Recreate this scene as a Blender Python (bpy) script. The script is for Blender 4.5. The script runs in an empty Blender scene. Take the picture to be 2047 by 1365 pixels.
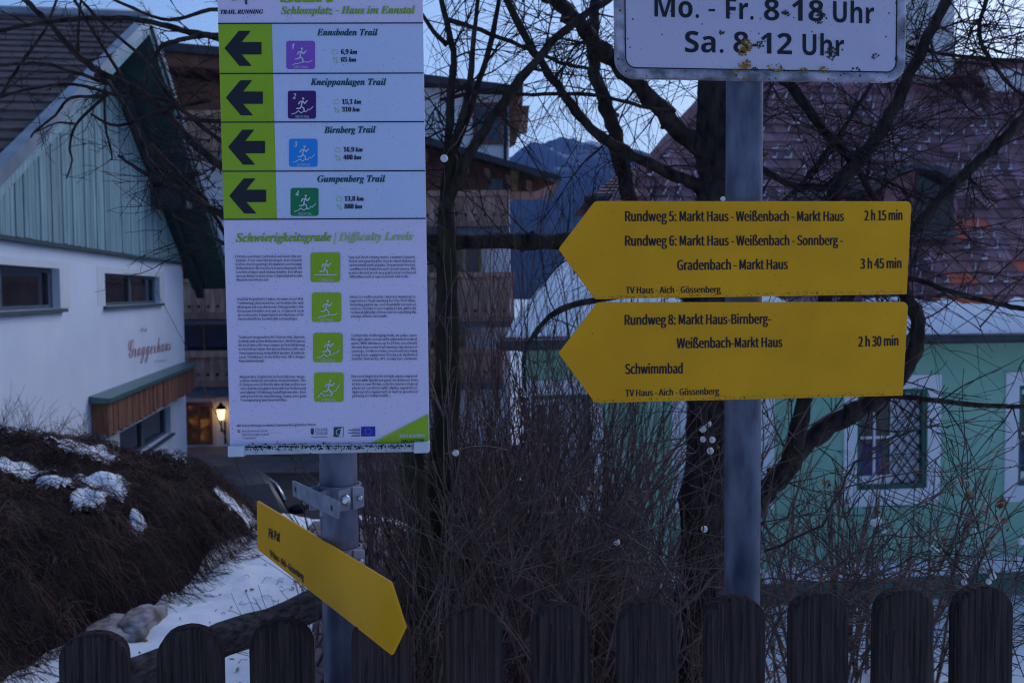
import bpy, math, random, os
import numpy as np
from mathutils import Vector as V, Matrix, noise as mnoise
random.seed(7)
C = bpy.context.scene.collection
SC = bpy.context.scene
R = math.radians

# ------------------------------------------------------------------ camera
EYE = 1.7
cam_d = bpy.data.cameras.new('camera'); cam = bpy.data.objects.new('camera', cam_d); C.objects.link(cam)
cam.location = (0, 0, EYE); cam.rotation_euler = (R(90 - 2.9), 0.0076, 0)
cam_d.lens = 35; cam_d.sensor_width = 36; cam_d.clip_start = 0.05; cam_d.clip_end = 20000
cam_d.dof.use_dof = True; cam_d.dof.focus_distance = 1.5; cam_d.dof.aperture_fstop = 11
SC.camera = cam
SC.cycles.filter_width = 1.1; SC.cycles.use_denoising = True
SC.cycles.denoising_input_passes = 'RGB_ALBEDO_NORMAL'; SC.cycles.denoising_prefilter = 'NONE'
# ------------------------------------------------------------------ sky, sun, exposure
W = bpy.data.worlds.new('World'); SC.world = W; W.use_nodes = True
nt = W.node_tree; bg = nt.nodes['Background']
sky = nt.nodes.new('ShaderNodeTexSky'); sky.sky_type = 'NISHITA'; sky.sun_disc = False
SUN_EL, SUN_ROT = R(37), R(35)
sky.sun_elevation = SUN_EL; sky.sun_rotation = SUN_ROT; sky.altitude = 800
sky.air_density = 1.0; sky.dust_density = 2.0; sky.ozone_density = 6.0
nt.links.new(sky.outputs[0], bg.inputs[0]); bg.inputs[1].default_value = 0.10
sl = bpy.data.lights.new('sun', 'SUN'); sl.energy = 0.55; sl.angle = R(40); sl.color = (0.74, 0.80, 1.0)
so = bpy.data.objects.new('sun', sl); C.objects.link(so)
so.rotation_euler = (R(90) - SUN_EL, 0, R(180) - SUN_ROT)
SC.view_settings.view_transform = 'Standard'; SC.view_settings.look = 'None'
SC.view_settings.exposure = 0.80; SC.view_settings.gamma = 1

# ------------------------------------------------------------------ measuring helpers
CM = cam.rotation_euler.to_matrix(); F = 35 / 36 * 2047
def ray(px, py): return CM @ V(((px - 1023.5) / F, -(py - 682.5) / F, -1))
def P(px, py, Y):
    d = ray(px, py); return cam.location + d * (Y / d.y)
def onplane(px, py, O, n):
    d = ray(px, py); t = (O - cam.location).dot(n) / d.dot(n); return cam.location + d * t
def sstep(a, b, x):
    t = min(1, max(0, (x - a) / (b - a))); return t * t * (3 - 2 * t)

# ------------------------------------------------------------------ materials
def _new(name):
    m = bpy.data.materials.new(name); m.use_nodes = True
    return m, m.node_tree, m.node_tree.nodes['Principled BSDF']
def lnk(t, a, b): t.links.new(a, b)
def pm(name, c1, c2=None, scale=8, detail=5, rough=.7, bump=0, stretch=(1, 1, 1), metal=0, lo=.35, hi=.65,
       specks=None, tint=False, spec=.3, bscale=None):
    """noise-mixed colour; specks = (scale, size, colour): small dirt spots; tint = multiply by the mesh's own tint"""
    m, t, b = _new(name); N = t.nodes
    b.inputs['Roughness'].default_value = rough; b.inputs['Metallic'].default_value = metal
    b.inputs['Specular IOR Level'].default_value = spec
    tc = N.new('ShaderNodeTexCoord'); mp = N.new('ShaderNodeMapping'); mp.inputs['Scale'].default_value = stretch
    lnk(t, tc.outputs['Object'], mp.inputs[0])
    no = N.new('ShaderNodeTexNoise'); no.inputs['Scale'].default_value = scale; no.inputs['Detail'].default_value = detail
    lnk(t, mp.outputs[0], no.inputs['Vector'])
    rp = N.new('ShaderNodeValToRGB'); lnk(t, no.outputs[0], rp.inputs[0])
    rp.color_ramp.elements[0].position = lo; rp.color_ramp.elements[1].position = hi
    rp.color_ramp.elements[0].color = (*c1, 1); rp.color_ramp.elements[1].color = (*(c2 or c1), 1)
    col = rp.outputs[0]
    if specks:
        for (ss, sz, sc_) in (specks if isinstance(specks, list) else [specks]):
            vo = N.new('ShaderNodeTexVoronoi'); vo.inputs['Scale'].default_value = ss
            lnk(t, tc.outputs['Object'], vo.inputs['Vector'])
            n2 = N.new('ShaderNodeTexNoise'); n2.inputs['Scale'].default_value = ss * .15
            lnk(t, tc.outputs['Object'], n2.inputs['Vector'])
            mu = N.new('ShaderNodeMath'); mu.operation = 'MULTIPLY'; lnk(t, n2.outputs[0], mu.inputs[0]); mu.inputs[1].default_value = sz * 2
            lt = N.new('ShaderNodeMath'); lt.operation = 'LESS_THAN'; lnk(t, vo.outputs['Distance'], lt.inputs[0]); lnk(t, mu.outputs[0], lt.inputs[1])
            # only some cells carry a speck
            sep = N.new('ShaderNodeSeparateColor'); lnk(t, vo.outputs['Color'], sep.inputs[0])
            gt = N.new('ShaderNodeMath'); gt.operation = 'GREATER_THAN'; lnk(t, sep.outputs[0], gt.inputs[0]); gt.inputs[1].default_value = .45
            an = N.new('ShaderNodeMath'); an.operation = 'MULTIPLY'; lnk(t, lt.outputs[0], an.inputs[0]); lnk(t, gt.outputs[0], an.inputs[1])
            mx = N.new('ShaderNodeMix'); mx.data_type = 'RGBA'; lnk(t, an.outputs[0], mx.inputs[0]); lnk(t, col, mx.inputs[6]); mx.inputs[7].default_value = (*sc_, 1)
            col = mx.outputs[2]
    if tint:
        at = N.new('ShaderNodeAttribute'); at.attribute_name = 'tint'
        mx = N.new('ShaderNodeMix'); mx.data_type = 'RGBA'; mx.blend_type = 'MULTIPLY'; mx.inputs[0].default_value = 1
        lnk(t, col, mx.inputs[6]); lnk(t, at.outputs['Color'], mx.inputs[7]); col = mx.outputs[2]
    lnk(t, col, b.inputs['Base Color'])
    if bump:
        bn = N.new('ShaderNodeBump'); bn.inputs['Strength'].default_value = min(1, bump); bn.inputs['Distance'].default_value = .02
        if bscale:
            n3 = N.new('ShaderNodeTexNoise'); n3.inputs['Scale'].default_value = bscale; n3.inputs['Detail'].default_value = 6
            lnk(t, mp.outputs[0], n3.inputs['Vector']); lnk(t, n3.outputs[0], bn.inputs['Height'])
        else: lnk(t, no.outputs[0], bn.inputs['Height'])
        lnk(t, bn.outputs[0], b.inputs['Normal'])
    return m
def emit(name, c, s):
    m, t, b = _new(name); b.inputs['Base Color'].default_value = (*c, 1); b.inputs['Emission Color'].default_value = (*c, 1)
    b.inputs['Emission Strength'].default_value = s; return m
def glass(name, c, rough=.05):
    m, t, b = _new(name); b.inputs['Base Color'].default_value = (*c, 1); b.inputs['Roughness'].default_value = rough
    b.inputs['Specular IOR Level'].default_value = .5; return m

M = {}
M['snow'] = pm('snow', (.88, .88, .90), (.94, .94, .95), 3, 6, .6, .8, specks=[(55, .06, (.10, .07, .05)), (14, .035, (.12, .08, .05))], bscale=9)
M['frost'] = pm('thin_old_snow', (.42, .43, .48), (.62, .63, .68), 9, 5, .7, .3)
M['snow_clean'] = pm('clean_snow', (.88, .88, .90), (.94, .94, .95), 6, 6, .6, .4, bscale=20)
M['bark'] = pm('dark_bark', (.010, .006, .005), (.060, .042, .034), 26, 9, .9, 1.0, (1, 1, .35))
M['bark_moss'] = pm('mossy_bark', (.018, .013, .008), (.042, .038, .016), 18, 6, .9, .8, (1, 1, .3))
M['twig'] = pm('twig', (.016, .0085, .007), (.036, .021, .017), 20, 3, .8, 0)
M['stem'] = pm('shrub_stem', (.085, .042, .034), (.19, .11, .088), 9, 3, .8, 0, tint=True)
M['straw'] = pm('pale_stem', (.050, .030, .024), (.155, .105, .088), 12, 3, .7, 0, tint=True)
M['ground_cover'] = pm('drooping_twigs', (.062, .032, .026), (.14, .075, .060), 4, 4, .85, 0, tint=True)
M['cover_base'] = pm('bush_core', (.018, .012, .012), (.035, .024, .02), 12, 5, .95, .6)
M['fence'] = pm('weathered_wood', (.011, .007, .006), (.125, .088, .078), 26, 12, .9, 1.0, (8, 8, .22), tint=True, lo=.22, hi=.84, spec=.12)
M['log'] = pm('weathered_log', (.012, .008, .008), (.12, .095, .09), 24, 12, .9, 1.0, (1, 1, 3), tint=False, spec=.15, lo=.3, hi=.75)
M['crack'] = pm('wood_crack', (.006, .005, .005), (.008, .007, .007))
M['galv'] = pm('galvanised_steel', (.070, .076, .11), (.165, .17, .22), 34, 9, .5, .15, (1, 1, .35), metal=.35, spec=.3, specks=(90, .05, (.25, .25, .28)))
M['clamp'] = pm('clamp_steel', (.20, .195, .23), (.32, .31, .35), 40, 6, .5, .2, metal=.4)
M['bolt'] = pm('bolt_steel', (.5, .5, .5), (.7, .7, .7), 60, 3, .25, 0, metal=1)
M['panel'] = pm('panel_print', (.74, .63, .78), (.79, .67, .81), 5, 4, .55, 0, specks=[(330, .13, (.10, .10, .12)), (120, .07, (.12, .12, .14))])
M['panel_blue'] = pm('row_print', (.58, .62, .78), (.63, .66, .81), 5, 4, .55, 0, specks=[(330, .12, (.12, .14, .16)), (120, .06, (.1, .1, .12))])
M['lime'] = pm('lime_print', (.30, .46, .010), (.34, .50, .014), 6, 4, .5, 0, specks=(260, .10, (.05, .09, .01)))
M['lime_text'] = pm('lime_ink', (.26, .42, .02), None, rough=.5)
M['lime_pale'] = pm('pale_lime_ink', (.38, .54, .14), None, rough=.5)
M['ink'] = pm('black_ink', (.012, .012, .02), None, rough=.45)
M['navy'] = pm('navy_ink', (.012, .012, .045), None, rough=.5)
M['teal_ink'] = pm('dark_green_ink', (.012, .075, .075), None, rough=.5)
M['white_ink'] = pm('white_ink', (.62, .66, .66), None, rough=.5)
M['violet'] = pm('violet_print', (.26, .09, .48), (.28, .10, .50), 6, rough=.5)
M['purple'] = pm('purple_print', (.055, .008, .13), (.065, .01, .14), 6, rough=.5)
M['cyan'] = pm('blue_print', (.01, .25, .68), (.012, .27, .70), 6, rough=.5)
M['green_print'] = pm('green_print', (.006, .19, .06), (.008, .21, .065), 6, rough=.5)
M['eu_blue'] = pm('flag_blue', (.012, .035, .36), None, rough=.5)
M['flag_yellow'] = pm('flag_yellow', (.7, .55, .02), None, rough=.5)
M['flag_red'] = pm('flag_red', (.5, .03, .03), None, rough=.5)
M['grime'] = pm('grime', (.008, .007, .006), (.022, .019, .016), 90, 4, .95, .5)
M['alu'] = pm('dull_aluminium', (.40, .41, .44), (.62, .63, .66), 30, 5, .45, .05, metal=.3, specks=(160, .16, (.05, .05, .05)))
M['clip'] = pm('white_clip', (.58, .60, .62), (.66, .68, .70), 20, 4, .4)
M['yellow'] = pm('yellow_enamel', (.78, .34, .008), (.90, .40, .008), 7, 8, .42, .04, specks=[(60, .045, (.10, .06, .01)), (150, .05, (.3, .18, .01))], spec=.15)
M['stain'] = pm('brown_stain', (.10, .05, .01), (.22, .11, .02), 60, 4, .8)
M['yellow_edge'] = pm('yellow_edge', (.45, .27, .02), (.62, .40, .05), 60, 4, .4)
M['hours'] = pm('white_enamel', (.54, .48, .58), (.60, .54, .63), 6, 5, .4, .03, specks=[(60, .10, (.12, .11, .11)), (190, .12, (.22, .21, .21)), (26, .05, (.09, .08, .08))])
M['rim'] = pm('grimy_rim', (.13, .125, .14), (.50, .46, .54), 30, 8, .45, .2, specks=[(110, .18, (.04, .04, .04)), (300, .16, (.05, .05, .05))], lo=.36, hi=.62)
M['lichen'] = pm('lichen', (.28, .15, .012), (.46, .27, .03), 120, 4, .95, .6)
M['lichen_dark'] = pm('dark_lichen', (.035, .028, .02), (.14, .12, .09), 120, 4, .95, .6)
M['render'] = pm('white_render', (.76, .78, .88), (.86, .87, .95), .8, 8, .85, .25, bscale=30, lo=.3, hi=.7)
M['trim_white'] = pm('white_trim', (.72, .72, .74), (.78, .78, .80), 2, 4, .8)
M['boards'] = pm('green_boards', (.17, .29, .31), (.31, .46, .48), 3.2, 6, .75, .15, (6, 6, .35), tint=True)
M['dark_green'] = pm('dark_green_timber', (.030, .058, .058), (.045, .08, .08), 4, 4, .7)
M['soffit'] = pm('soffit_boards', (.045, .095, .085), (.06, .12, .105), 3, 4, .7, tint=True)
M['flash'] = pm('verge_metal', (.18, .21, .25), (.30, .34, .38), 2, 4, .35, .05, metal=.4)
M['shingle'] = pm('brown_shingles', (.060, .044, .046), (.11, .085, .085), 5, 6, .9, .3, tint=True)
M['frame_grey'] = pm('blue_grey_frame', (.06, .085, .10), (.085, .11, .13), 6, 3, .5)
M['pane'] = glass('window_pane', (.018, .016, .020))
M['pane_blue'] = glass('blue_pane', (.02, .03, .07))
M['larch'] = pm('larch_boards', (.14, .055, .032), (.36, .16, .085), 2.5, 7, .75, .3, (5, 5, .5), tint=True)
M['cap_green'] = pm('green_metal', (.06, .15, .15), (.09, .19, .18), 4, 3, .35, metal=.3)
M['red_script'] = pm('faded_red_paint', (.38, .10, .12), (.46, .16, .17), 9, 4, .8)
M['grey_script'] = pm('faded_grey_paint', (.34, .32, .36), None, rough=.8)
M['hotel_wall'] = pm('hotel_render', (.86, .84, .90), (.92, .90, .95), 1, 5, .85, .1, bscale=40)
M['balcony'] = pm('balcony_wood', (.40, .22, .16), (.62, .38, .29), 1.6, 6, .8, .2, (3, 3, 1), tint=True)
M['brown_wood'] = pm('brown_wood', (.14, .055, .036), (.27, .115, .075), 1.6, 6, .8, .2, (1, 3, 1), tint=True)
M['hotel_roof'] = pm('hotel_roof', (.045, .042, .05), (.08, .075, .085), 2, 5, .85)
M['ochre'] = pm('ochre_timber', (.30, .19, .06), (.38, .25, .09), 4, 4, .7)
M['plinth'] = pm('plinth_render', (.13, .14, .18), (.18, .19, .23), 3, 5, .85)
def lit_room():
    m, t, b = _new('lit_room'); N = t.nodes; tc = N.new('ShaderNodeTexCoord'); mp = N.new('ShaderNodeMapping'); mp.inputs['Scale'].default_value = (1.2, 1, 1.6)
    no = N.new('ShaderNodeTexNoise'); no.inputs['Scale'].default_value = 1.6; no.inputs['Detail'].default_value = 3; rp = N.new('ShaderNodeValToRGB')
    lnk(t, tc.outputs['Object'], mp.inputs[0]); lnk(t, mp.outputs[0], no.inputs['Vector']); lnk(t, no.outputs[0], rp.inputs[0])
    e = rp.color_ramp.elements; e[0].position = .38; e[0].color = (.02, .008, .004, 1); e[1].position = .72; e[1].color = (.55, .24, .06, 1); k = e.new(.55); k.color = (.12, .045, .015, 1)
    b.inputs['Base Color'].default_value = (.03, .02, .015, 1); lnk(t, rp.outputs[0], b.inputs['Emission Color']); b.inputs['Emission Strength'].default_value = .13; b.inputs['Roughness'].default_value = .1
    return m
M['lit'] = lit_room()
M['bulb'] = emit('lamp_glass', (1.0, .62, .22), 2.2)
M['iron'] = pm('black_iron', (.012, .012, .013), None, rough=.5)
M['asphalt'] = pm('asphalt', (.030, .027, .028), (.05, .045, .046), 2, 7, .75, .2, bscale=80)
M['paving'] = pm('pale_paving', (.15, .135, .14), (.22, .20, .205), 1.5, 6, .8, .2, bscale=30)
M['path'] = pm('path_stone', (.17, .125, .12), (.26, .20, .195), 5, 7, .8, .4, tint=True)
M['soil'] = pm('leaf_litter', (.022, .016, .014), (.07, .045, .035), 14, 7, .95, .8)
M['stone'] = pm('boulder_stone', (.17, .125, .105), (.38, .34, .34), 9, 9, .85, 1.0, lo=.4, hi=.6)
M['mint'] = pm('mint_render', (.23, .44, .315), (.31, .55, .40), 1.5, 8, .85, .4, bscale=18, lo=.3, hi=.7)
M['mint_dark'] = pm('green_plinth', (.06, .14, .11), (.085, .18, .14), 3, 6, .85, .2)
M['win_green'] = pm('window_green', (.022, .11, .075), (.03, .14, .09), 6, 3, .5)
M['white_wood'] = pm('white_window_wood', (.66, .66, .68), (.74, .74, .76), 8, 3, .6)
M['curtain'] = pm('curtain', (.55, .53, .58), (.66, .64, .68), 6, 3, .9, .2, (8, 8, .5))
M['curtain_blue'] = pm('blue_cloth', (.04, .04, .10), (.10, .09, .19), 8, 3, .9)
M['tile'] = pm('clay_tiles', (.20, .095, .105), (.32, .175, .19), 2.2, 6, .85, .25, tint=True)
M['tile_orange'] = pm('new_tiles', (.50, .10, .055), (.60, .13, .075), 4, 4, .8)
M['gutter'] = pm('gutter', (.040, .040, .050), (.07, .07, .08), 6, 4, .5)
M['chimney'] = pm('chimney_render', (.58, .57, .58), (.68, .67, .68), 2, 5, .85, .1)
M['rock'] = pm('forested_slope', (.012, .020, .018), (.040, .048, .045), .02, 9, .95, 0, lo=.4, hi=.6)
M['car'] = pm('dark_car_paint', (.006, .007, .014), (.008, .009, .017), 2, 2, .4, spec=.25)
M['tyre'] = pm('tyre', (.012, .012, .012), None, rough=.85)
M['chrome'] = pm('bright_trim', (.6, .58, .6), None, rough=.25, metal=.9)
M['tail'] = pm('lamp_lens', (.45, .05, .02), None, rough=.2)
M['berry'] = pm('snowberry', (.70, .70, .68), (.80, .80, .78), 120, 3, .5, .1, specks=(300, .14, (.12, .08, .05)))
M['dry_leaf'] = pm('dry_leaf', (.14, .06, .03), (.34, .19, .11), 60, 4, .9, .2)
M['pulp'] = pm('wilted_berries', (.42, .30, .22), (.62, .55, .46), 70, 4, .8, .3)
# bare snow and trees on the mountain, split by height and noise
def mountain_mat():
    m, t, b = _new('mountain'); N = t.nodes
    tc = N.new('ShaderNodeTexCoord'); no = N.new('ShaderNodeTexNoise'); no.inputs['Scale'].default_value = .012; no.inputs['Detail'].default_value = 10
    lnk(t, tc.outputs['Object'], no.inputs['Vector'])
    sx = N.new('ShaderNodeSeparateXYZ'); lnk(t, tc.outputs['Object'], sx.inputs[0])
    mr = N.new('ShaderNodeMapRange'); lnk(t, sx.outputs[2], mr.inputs[0]); mr.inputs[1].default_value = 180; mr.inputs[2].default_value = 460
    mr.inputs[3].default_value = 0; mr.inputs[4].default_value = .30
    ad = N.new('ShaderNodeMath'); lnk(t, no.outputs[0], ad.inputs[0]); lnk(t, mr.outputs[0], ad.inputs[1])
    rp = N.new('ShaderNodeValToRGB'); lnk(t, ad.outputs[0], rp.inputs[0]); e = rp.color_ramp.elements
    e[0].position = .35; e[0].color = (.008, .012, .012, 1); e[1].position = .84; e[1].color = (.62, .66, .70, 1)
    k = e.new(.64); k.color = (.025, .030, .034, 1); k = e.new(.74); k.color = (.12, .12, .12, 1)
    lnk(t, rp.outputs[0], b.inputs['Base Color']); b.inputs['Roughness'].default_value = .95; b.inputs['Specular IOR Level'].default_value = 0
    return m
M['mountain'] = mountain_mat()

# ------------------------------------------------------------------ object helpers
def tag(o, label=None, cat=None, group=None, kind=None):
    if label: o['label'] = label
    if cat: o['category'] = cat
    if group: o['group'] = group
    if kind: o['kind'] = kind
    return o
ORG = {}
def thing(name, loc, label, cat, group=None):
    o = bpy.data.objects.new(name, None); C.objects.link(o); o.location = loc; o.empty_display_size = .1
    ORG[o.name] = V(loc); return tag(o, label, cat, group)
class MB:
    """collects shapes in world coordinates; build() links them as ONE mesh object under its parent"""
    def __init__(s): s.v = []; s.f = []; s.t = []; s.tint = (1, 1, 1); s.sm = []; s.smooth = False
    def add(s, vs, fs, smooth=None):
        o = len(s.v); s.v.extend([tuple(p) for p in vs]); sm = s.smooth if smooth is None else smooth
        for f in fs: s.f.append(tuple(i + o for i in f)); s.t.append(s.tint); s.sm.append(sm)
    def hexa(s, p):  # 8 points: bottom ring 0-3 (ccw from above), top ring 4-7
        s.add(p, [(3, 2, 1, 0), (4, 5, 6, 7), (0, 1, 5, 4), (1, 2, 6, 5), (2, 3, 7, 6), (3, 0, 4, 7)])
    def box(s, x0, x1, y0, y1, z0, z1):
        s.hexa([(x0, y0, z0), (x1, y0, z0), (x1, y1, z0), (x0, y1, z0), (x0, y0, z1), (x1, y0, z1), (x1, y1, z1), (x0, y1, z1)])
    def fbox(s, fr, a0, a1, b0, b1, c0, c1):
        q = [fr(a, b, c) for b in (b0, b1) for (a, c) in ((a0, c1), (a1, c1), (a1, c0), (a0, c0))]
        s.hexa(q)
    def tube(s, pts, rad, sides=6, cap=True, jit=0):
        n = len(pts)
        if n < 2: return
        pts = [V(p) for p in pts]; vs = []
        t0 = (pts[1] - pts[0]).normalized()
        u = t0.orthogonal().normalized()
        for i in range(n):
            t = (pts[min(i + 1, n - 1)] - pts[max(i - 1, 0)])
            if t.length < 1e-9: t = t0
            t = t.normalized(); u = (u - t * u.dot(t))
            u = u.normalized() if u.length > 1e-6 else t.orthogonal().normalized()
            w = t.cross(u); r = rad[i] if hasattr(rad, '__len__') else rad
            for k in range(sides):
                a = 2 * math.pi * k / sides; rr = r * (1 + (random.uniform(-jit, jit) if jit else 0))
                vs.append(pts[i] + u * (math.cos(a) * rr) + w * (math.sin(a) * rr))
        fs = [(i * sides + k, i * sides + (k + 1) % sides, (i + 1) * sides + (k + 1) % sides, (i + 1) * sides + k) for i in range(n - 1) for k in range(sides)]
        if cap and sides > 2: fs += [tuple(range(sides))[::-1], tuple((n - 1) * sides + k for k in range(sides))]
        s.add(vs, fs, True)
    def prism(s, fr, poly, c0, c1):
        n = len(poly)
        area = sum(poly[i][0] * poly[(i + 1) % n][1] - poly[(i + 1) % n][0] * poly[i][1] for i in range(n))
        if area < 0: poly = poly[::-1]
        vs = [fr(a, b, c1) for a, b in poly] + [fr(a, b, c0) for a, b in poly]
        s.add(vs, [tuple(range(n)), tuple(range(2 * n - 1, n - 1, -1))] + [(i, n + i, n + (i + 1) % n, (i + 1) % n) for i in range(n)])
    def flat(s, fr, poly, c):
        n = len(poly)
        area = sum(poly[i][0] * poly[(i + 1) % n][1] - poly[(i + 1) % n][0] * poly[i][1] for i in range(n))
        if area < 0: poly = poly[::-1]
        s.add([fr(a, b, c) for a, b in poly], [tuple(range(n))])
    def stroke(s, fr, pts, w, c):
        s.k = getattr(s, 'k', 0)
        for (a, b) in zip(pts[:-1], pts[1:]):
            d = V((b[0] - a[0], b[1] - a[1])); L = d.length
            if L < 1e-9: continue
            s.k += 1; c = c + 1.5e-5 * (s.k % 9)
            d /= L; p = V((-d.y, d.x)) * w / 2; e = d * w * .3
            s.flat(fr, [(a[0] - e.x + p.x, a[1] - e.y + p.y), (a[0] - e.x - p.x, a[1] - e.y - p.y), (b[0] + e.x - p.x, b[1] + e.y - p.y), (b[0] + e.x + p.x, b[1] + e.y + p.y)], c)
    def build(s, name, mat, parent=None, org=None):
        if parent is not None: o3 = ORG[parent.name]
        else: o3 = V(org) if org else V((0, 0, 0))
        me = bpy.data.meshes.new(name)
        arr = np.array(s.v, dtype=np.float64).reshape(-1, 3) - np.array(o3)
        me.from_pydata(arr.tolist(), [], s.f)
        me.polygons.foreach_set('use_smooth', s.sm)
        at = me.attributes.new('tint', 'FLOAT_COLOR', 'CORNER')
        cnt = np.array([len(f) for f in s.f]); tt = np.repeat(np.array(s.t, dtype=np.float32), cnt, axis=0)
        at.data.foreach_set('color', np.hstack([tt, np.ones((len(tt), 1), dtype=np.float32)]).ravel())
        me.materials.append(mat if not isinstance(mat, str) else M[mat])
        o = bpy.data.objects.new(name, me); C.objects.link(o)
        if parent is not None: o.parent = parent
        else: o.location = o3
        ORG[o.name] = o3
        return o
def bevel(o, w, seg=2):
    md = o.modifiers.new('bevel', 'BEVEL'); md.width = w; md.segments = seg; md.limit_method = 'ANGLE'; return o
def plane_frame(O, u, n):
    O = V(O); u = V(u).normalized(); n = V(n).normalized(); v = n.cross(u).normalized()
    def fr(a, b, c=0): return O + u * a + v * b + n * c
    def mp(px, py):
        q = onplane(px, py, O, n) - O; return (q.dot(u), q.dot(v))
    fr.mp = mp; fr.n = n; fr.u = u; fr.vv = v; fr.O = O
    return fr
def round_poly(pts, rads, seg=6):
    out = []; n = len(pts)
    for i in range(n):
        p = V(pts[i]); a = V(pts[i - 1]); b = V(pts[(i + 1) % n]); r = rads[i] if hasattr(rads, '__len__') else rads
        if r <= 0: out.append(tuple(p)); continue
        da = (a - p).normalized(); db = (b - p).normalized(); ang = da.angle(db)
        tlen = min(r / math.tan(ang / 2), (a - p).length * .49, (b - p).length * .49); rr = tlen * math.tan(ang / 2)
        cdir = (da + db).normalized(); cc = p + cdir * (rr / math.sin(ang / 2))
        s0 = p + da * tlen - cc; s1 = p + db * tlen - cc
        a0 = math.atan2(s0.y, s0.x); a1 = math.atan2(s1.y, s1.x); dd = (a1 - a0 + math.pi) % (2 * math.pi) - math.pi
        for k in range(seg + 1):
            th = a0 + dd * k / seg; out.append((cc.x + rr * math.cos(th), cc.y + rr * math.sin(th)))
    return out

# ------------------------------------------------------------------ lettering (Blender's own bundled fonts)
_fp = os.path.join(bpy.utils.resource_path('LOCAL'), 'datafiles', 'fonts')
def _font(f):
    try: return bpy.data.fonts.load(os.path.join(_fp, f))
    except Exception: return None
F_MATH = _font('NotoSansMath-Regular.woff2'); F_SANS = _font('Noto Sans CJK Regular.woff2')
def _map(s, A, a, d):
    if not F_MATH: return s
    o = ''
    for c in s:
        if 'A' <= c <= 'Z': o += chr(A + ord(c) - 65)
        elif 'a' <= c <= 'z': o += chr(a + ord(c) - 97)
        elif c.isdigit() and d: o += chr(d + ord(c) - 48)
        else: o += c
    return o
STY = {'serif': (F_MATH, lambda s: _map(s, 0x1D468, 0x1D482, 0x1D7CE)), 'bold': (F_MATH, lambda s: _map(s, 0x1D5D4, 0x1D5EE, 0x1D7EC)),
       'bolditalic': (F_MATH, lambda s: _map(s, 0x1D63C, 0x1D656, 0)), 'script': (F_MATH, lambda s: _map(s, 0x1D4D0, 0x1D4EA, 0)), 'sans': (F_SANS, lambda s: s)}
_cap = {}
def glyphs(s, sty, off=0, shear=0, res=3):
    f, fn = STY[sty]
    cu = bpy.data.curves.new('lettering_curve', 'FONT'); cu.body = fn(s); cu.offset = off; cu.shear = shear; cu.resolution_u = res
    if f: cu.font = f
    ob = bpy.data.objects.new('lettering_curve', cu); C.objects.link(ob)
    dg = bpy.context.evaluated_depsgraph_get(); dg.update()
    ev = ob.evaluated_get(dg); me = ev.to_mesh()
    vs = [tuple(v.co) for v in me.vertices]; fs = [tuple(p.vertices) for p in me.polygons]
    ev.to_mesh_clear(); bpy.data.objects.remove(ob); bpy.data.curves.remove(cu)
    return vs, fs
def caph(sty):
    if sty not in _cap: _cap[sty] = max(v[1] for v in glyphs('H', sty)[0])
    return _cap[sty]
def text(mb, fr, s, sty, left, right, cap, off=0, shear=0, c=.0012, res=3):
    """left/right = photo pixels of the baseline ends, cap = capital height in photo pixels"""
    vs, fs = glyphs(s, sty, 0, shear, res)
    if not vs: return
    x0 = min(v[0] for v in vs); x1 = max(v[0] for v in vs)
    A = V(fr.mp(*left)); B = V(fr.mp(*right)); T = V(fr.mp(left[0], left[1] - cap)); h = (T - A).length / caph(sty)
    T2 = V(fr.mp(right[0], right[1] - cap)); up = ((T - A).normalized() + (T2 - B).normalized()).normalized()
    ax = (B - A).normalized(); layers = [(0, 0)] if off <= 0 else [(-off * h, 0), (0, .00008), (off * h, .00016)]; out = []
    for (sx_, dc) in layers:
        for v in vs:
            q = A + (B - A) * ((v[0] - x0) / (x1 - x0)) + ax * sx_ + up * (v[1] * h); out.append(fr(q.x, q.y, c + dc))
    nv = len(vs); fs = [tuple(i + k * nv for i in f) for k in range(len(layers)) for f in fs]
    e1 = V(fs and (V(vs[fs[0][1]]) - V(vs[fs[0][0]]))); nz = e1.cross(V(vs[fs[0][2]]) - V(vs[fs[0][0]])).z
    mb.add(out, fs if nz >= 0 else [f[::-1] for f in fs])

#@@GROUND
# ------------------------------------------------------------------ the land
def street(Y): return -2 - .088 * (min(Y, 36) - 10) if Y > 10 else -2
def zl(Y): return (street(Y)) * sstep(7.35, 10.3, Y)
def zr(Y): return street(Y) * sstep(1.9, 6.5, Y)
def land(x, y):
    t = sstep(-.95, .35, x + (0 if y > 4 else (4 - y) * .12)); z = zl(y) * (1 - t) + zr(y) * t
    r = math.hypot(x, y)
    n = mnoise.noise(V((x * .9, y * .9, 3))) * .05 + mnoise.noise(V((x * 3.1, y * 3.1, 7))) * .035 + mnoise.noise(V((x * 8, y * 8, 1))) * .028 + mnoise.noise(V((x * 15, y * 15, 4))) * .016 if r < 40 else 0
    return z + n * sstep(1.5, 3, y) - (0 if r < 60 else min(r - 60, 200) * .01)
def axis(lo, hi, st, far):
    a = [lo]
    while a[-1] < hi: a.append(a[-1] + st)
    d = st; b = [a[0]]
    while b[-1] > -far: d *= 1.35; b.append(b[-1] - d)
    d = st; e = [a[-1]]
    while e[-1] < far: d *= 1.35; e.append(e[-1] + d)
    return b[:0:-1] + a + e[1:]
def sheet(xs, ys, zf): 
    mb = MB(); mb.smooth = True; n = len(ys)
    mb.add([(x, y, zf(x, y)) for x in xs for y in ys], [(i * n + j, (i + 1) * n + j, (i + 1) * n + j + 1, i * n + j + 1) for i in range(len(xs) - 1) for j in range(n - 1)])
    return mb
XS = axis(-4.2, 5.5, .06, 3300); YS = axis(1.0, 13.5, .06, 3300)
tag(sheet(XS, YS, land).build('ground', 'snow'), kind='structure')
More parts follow.
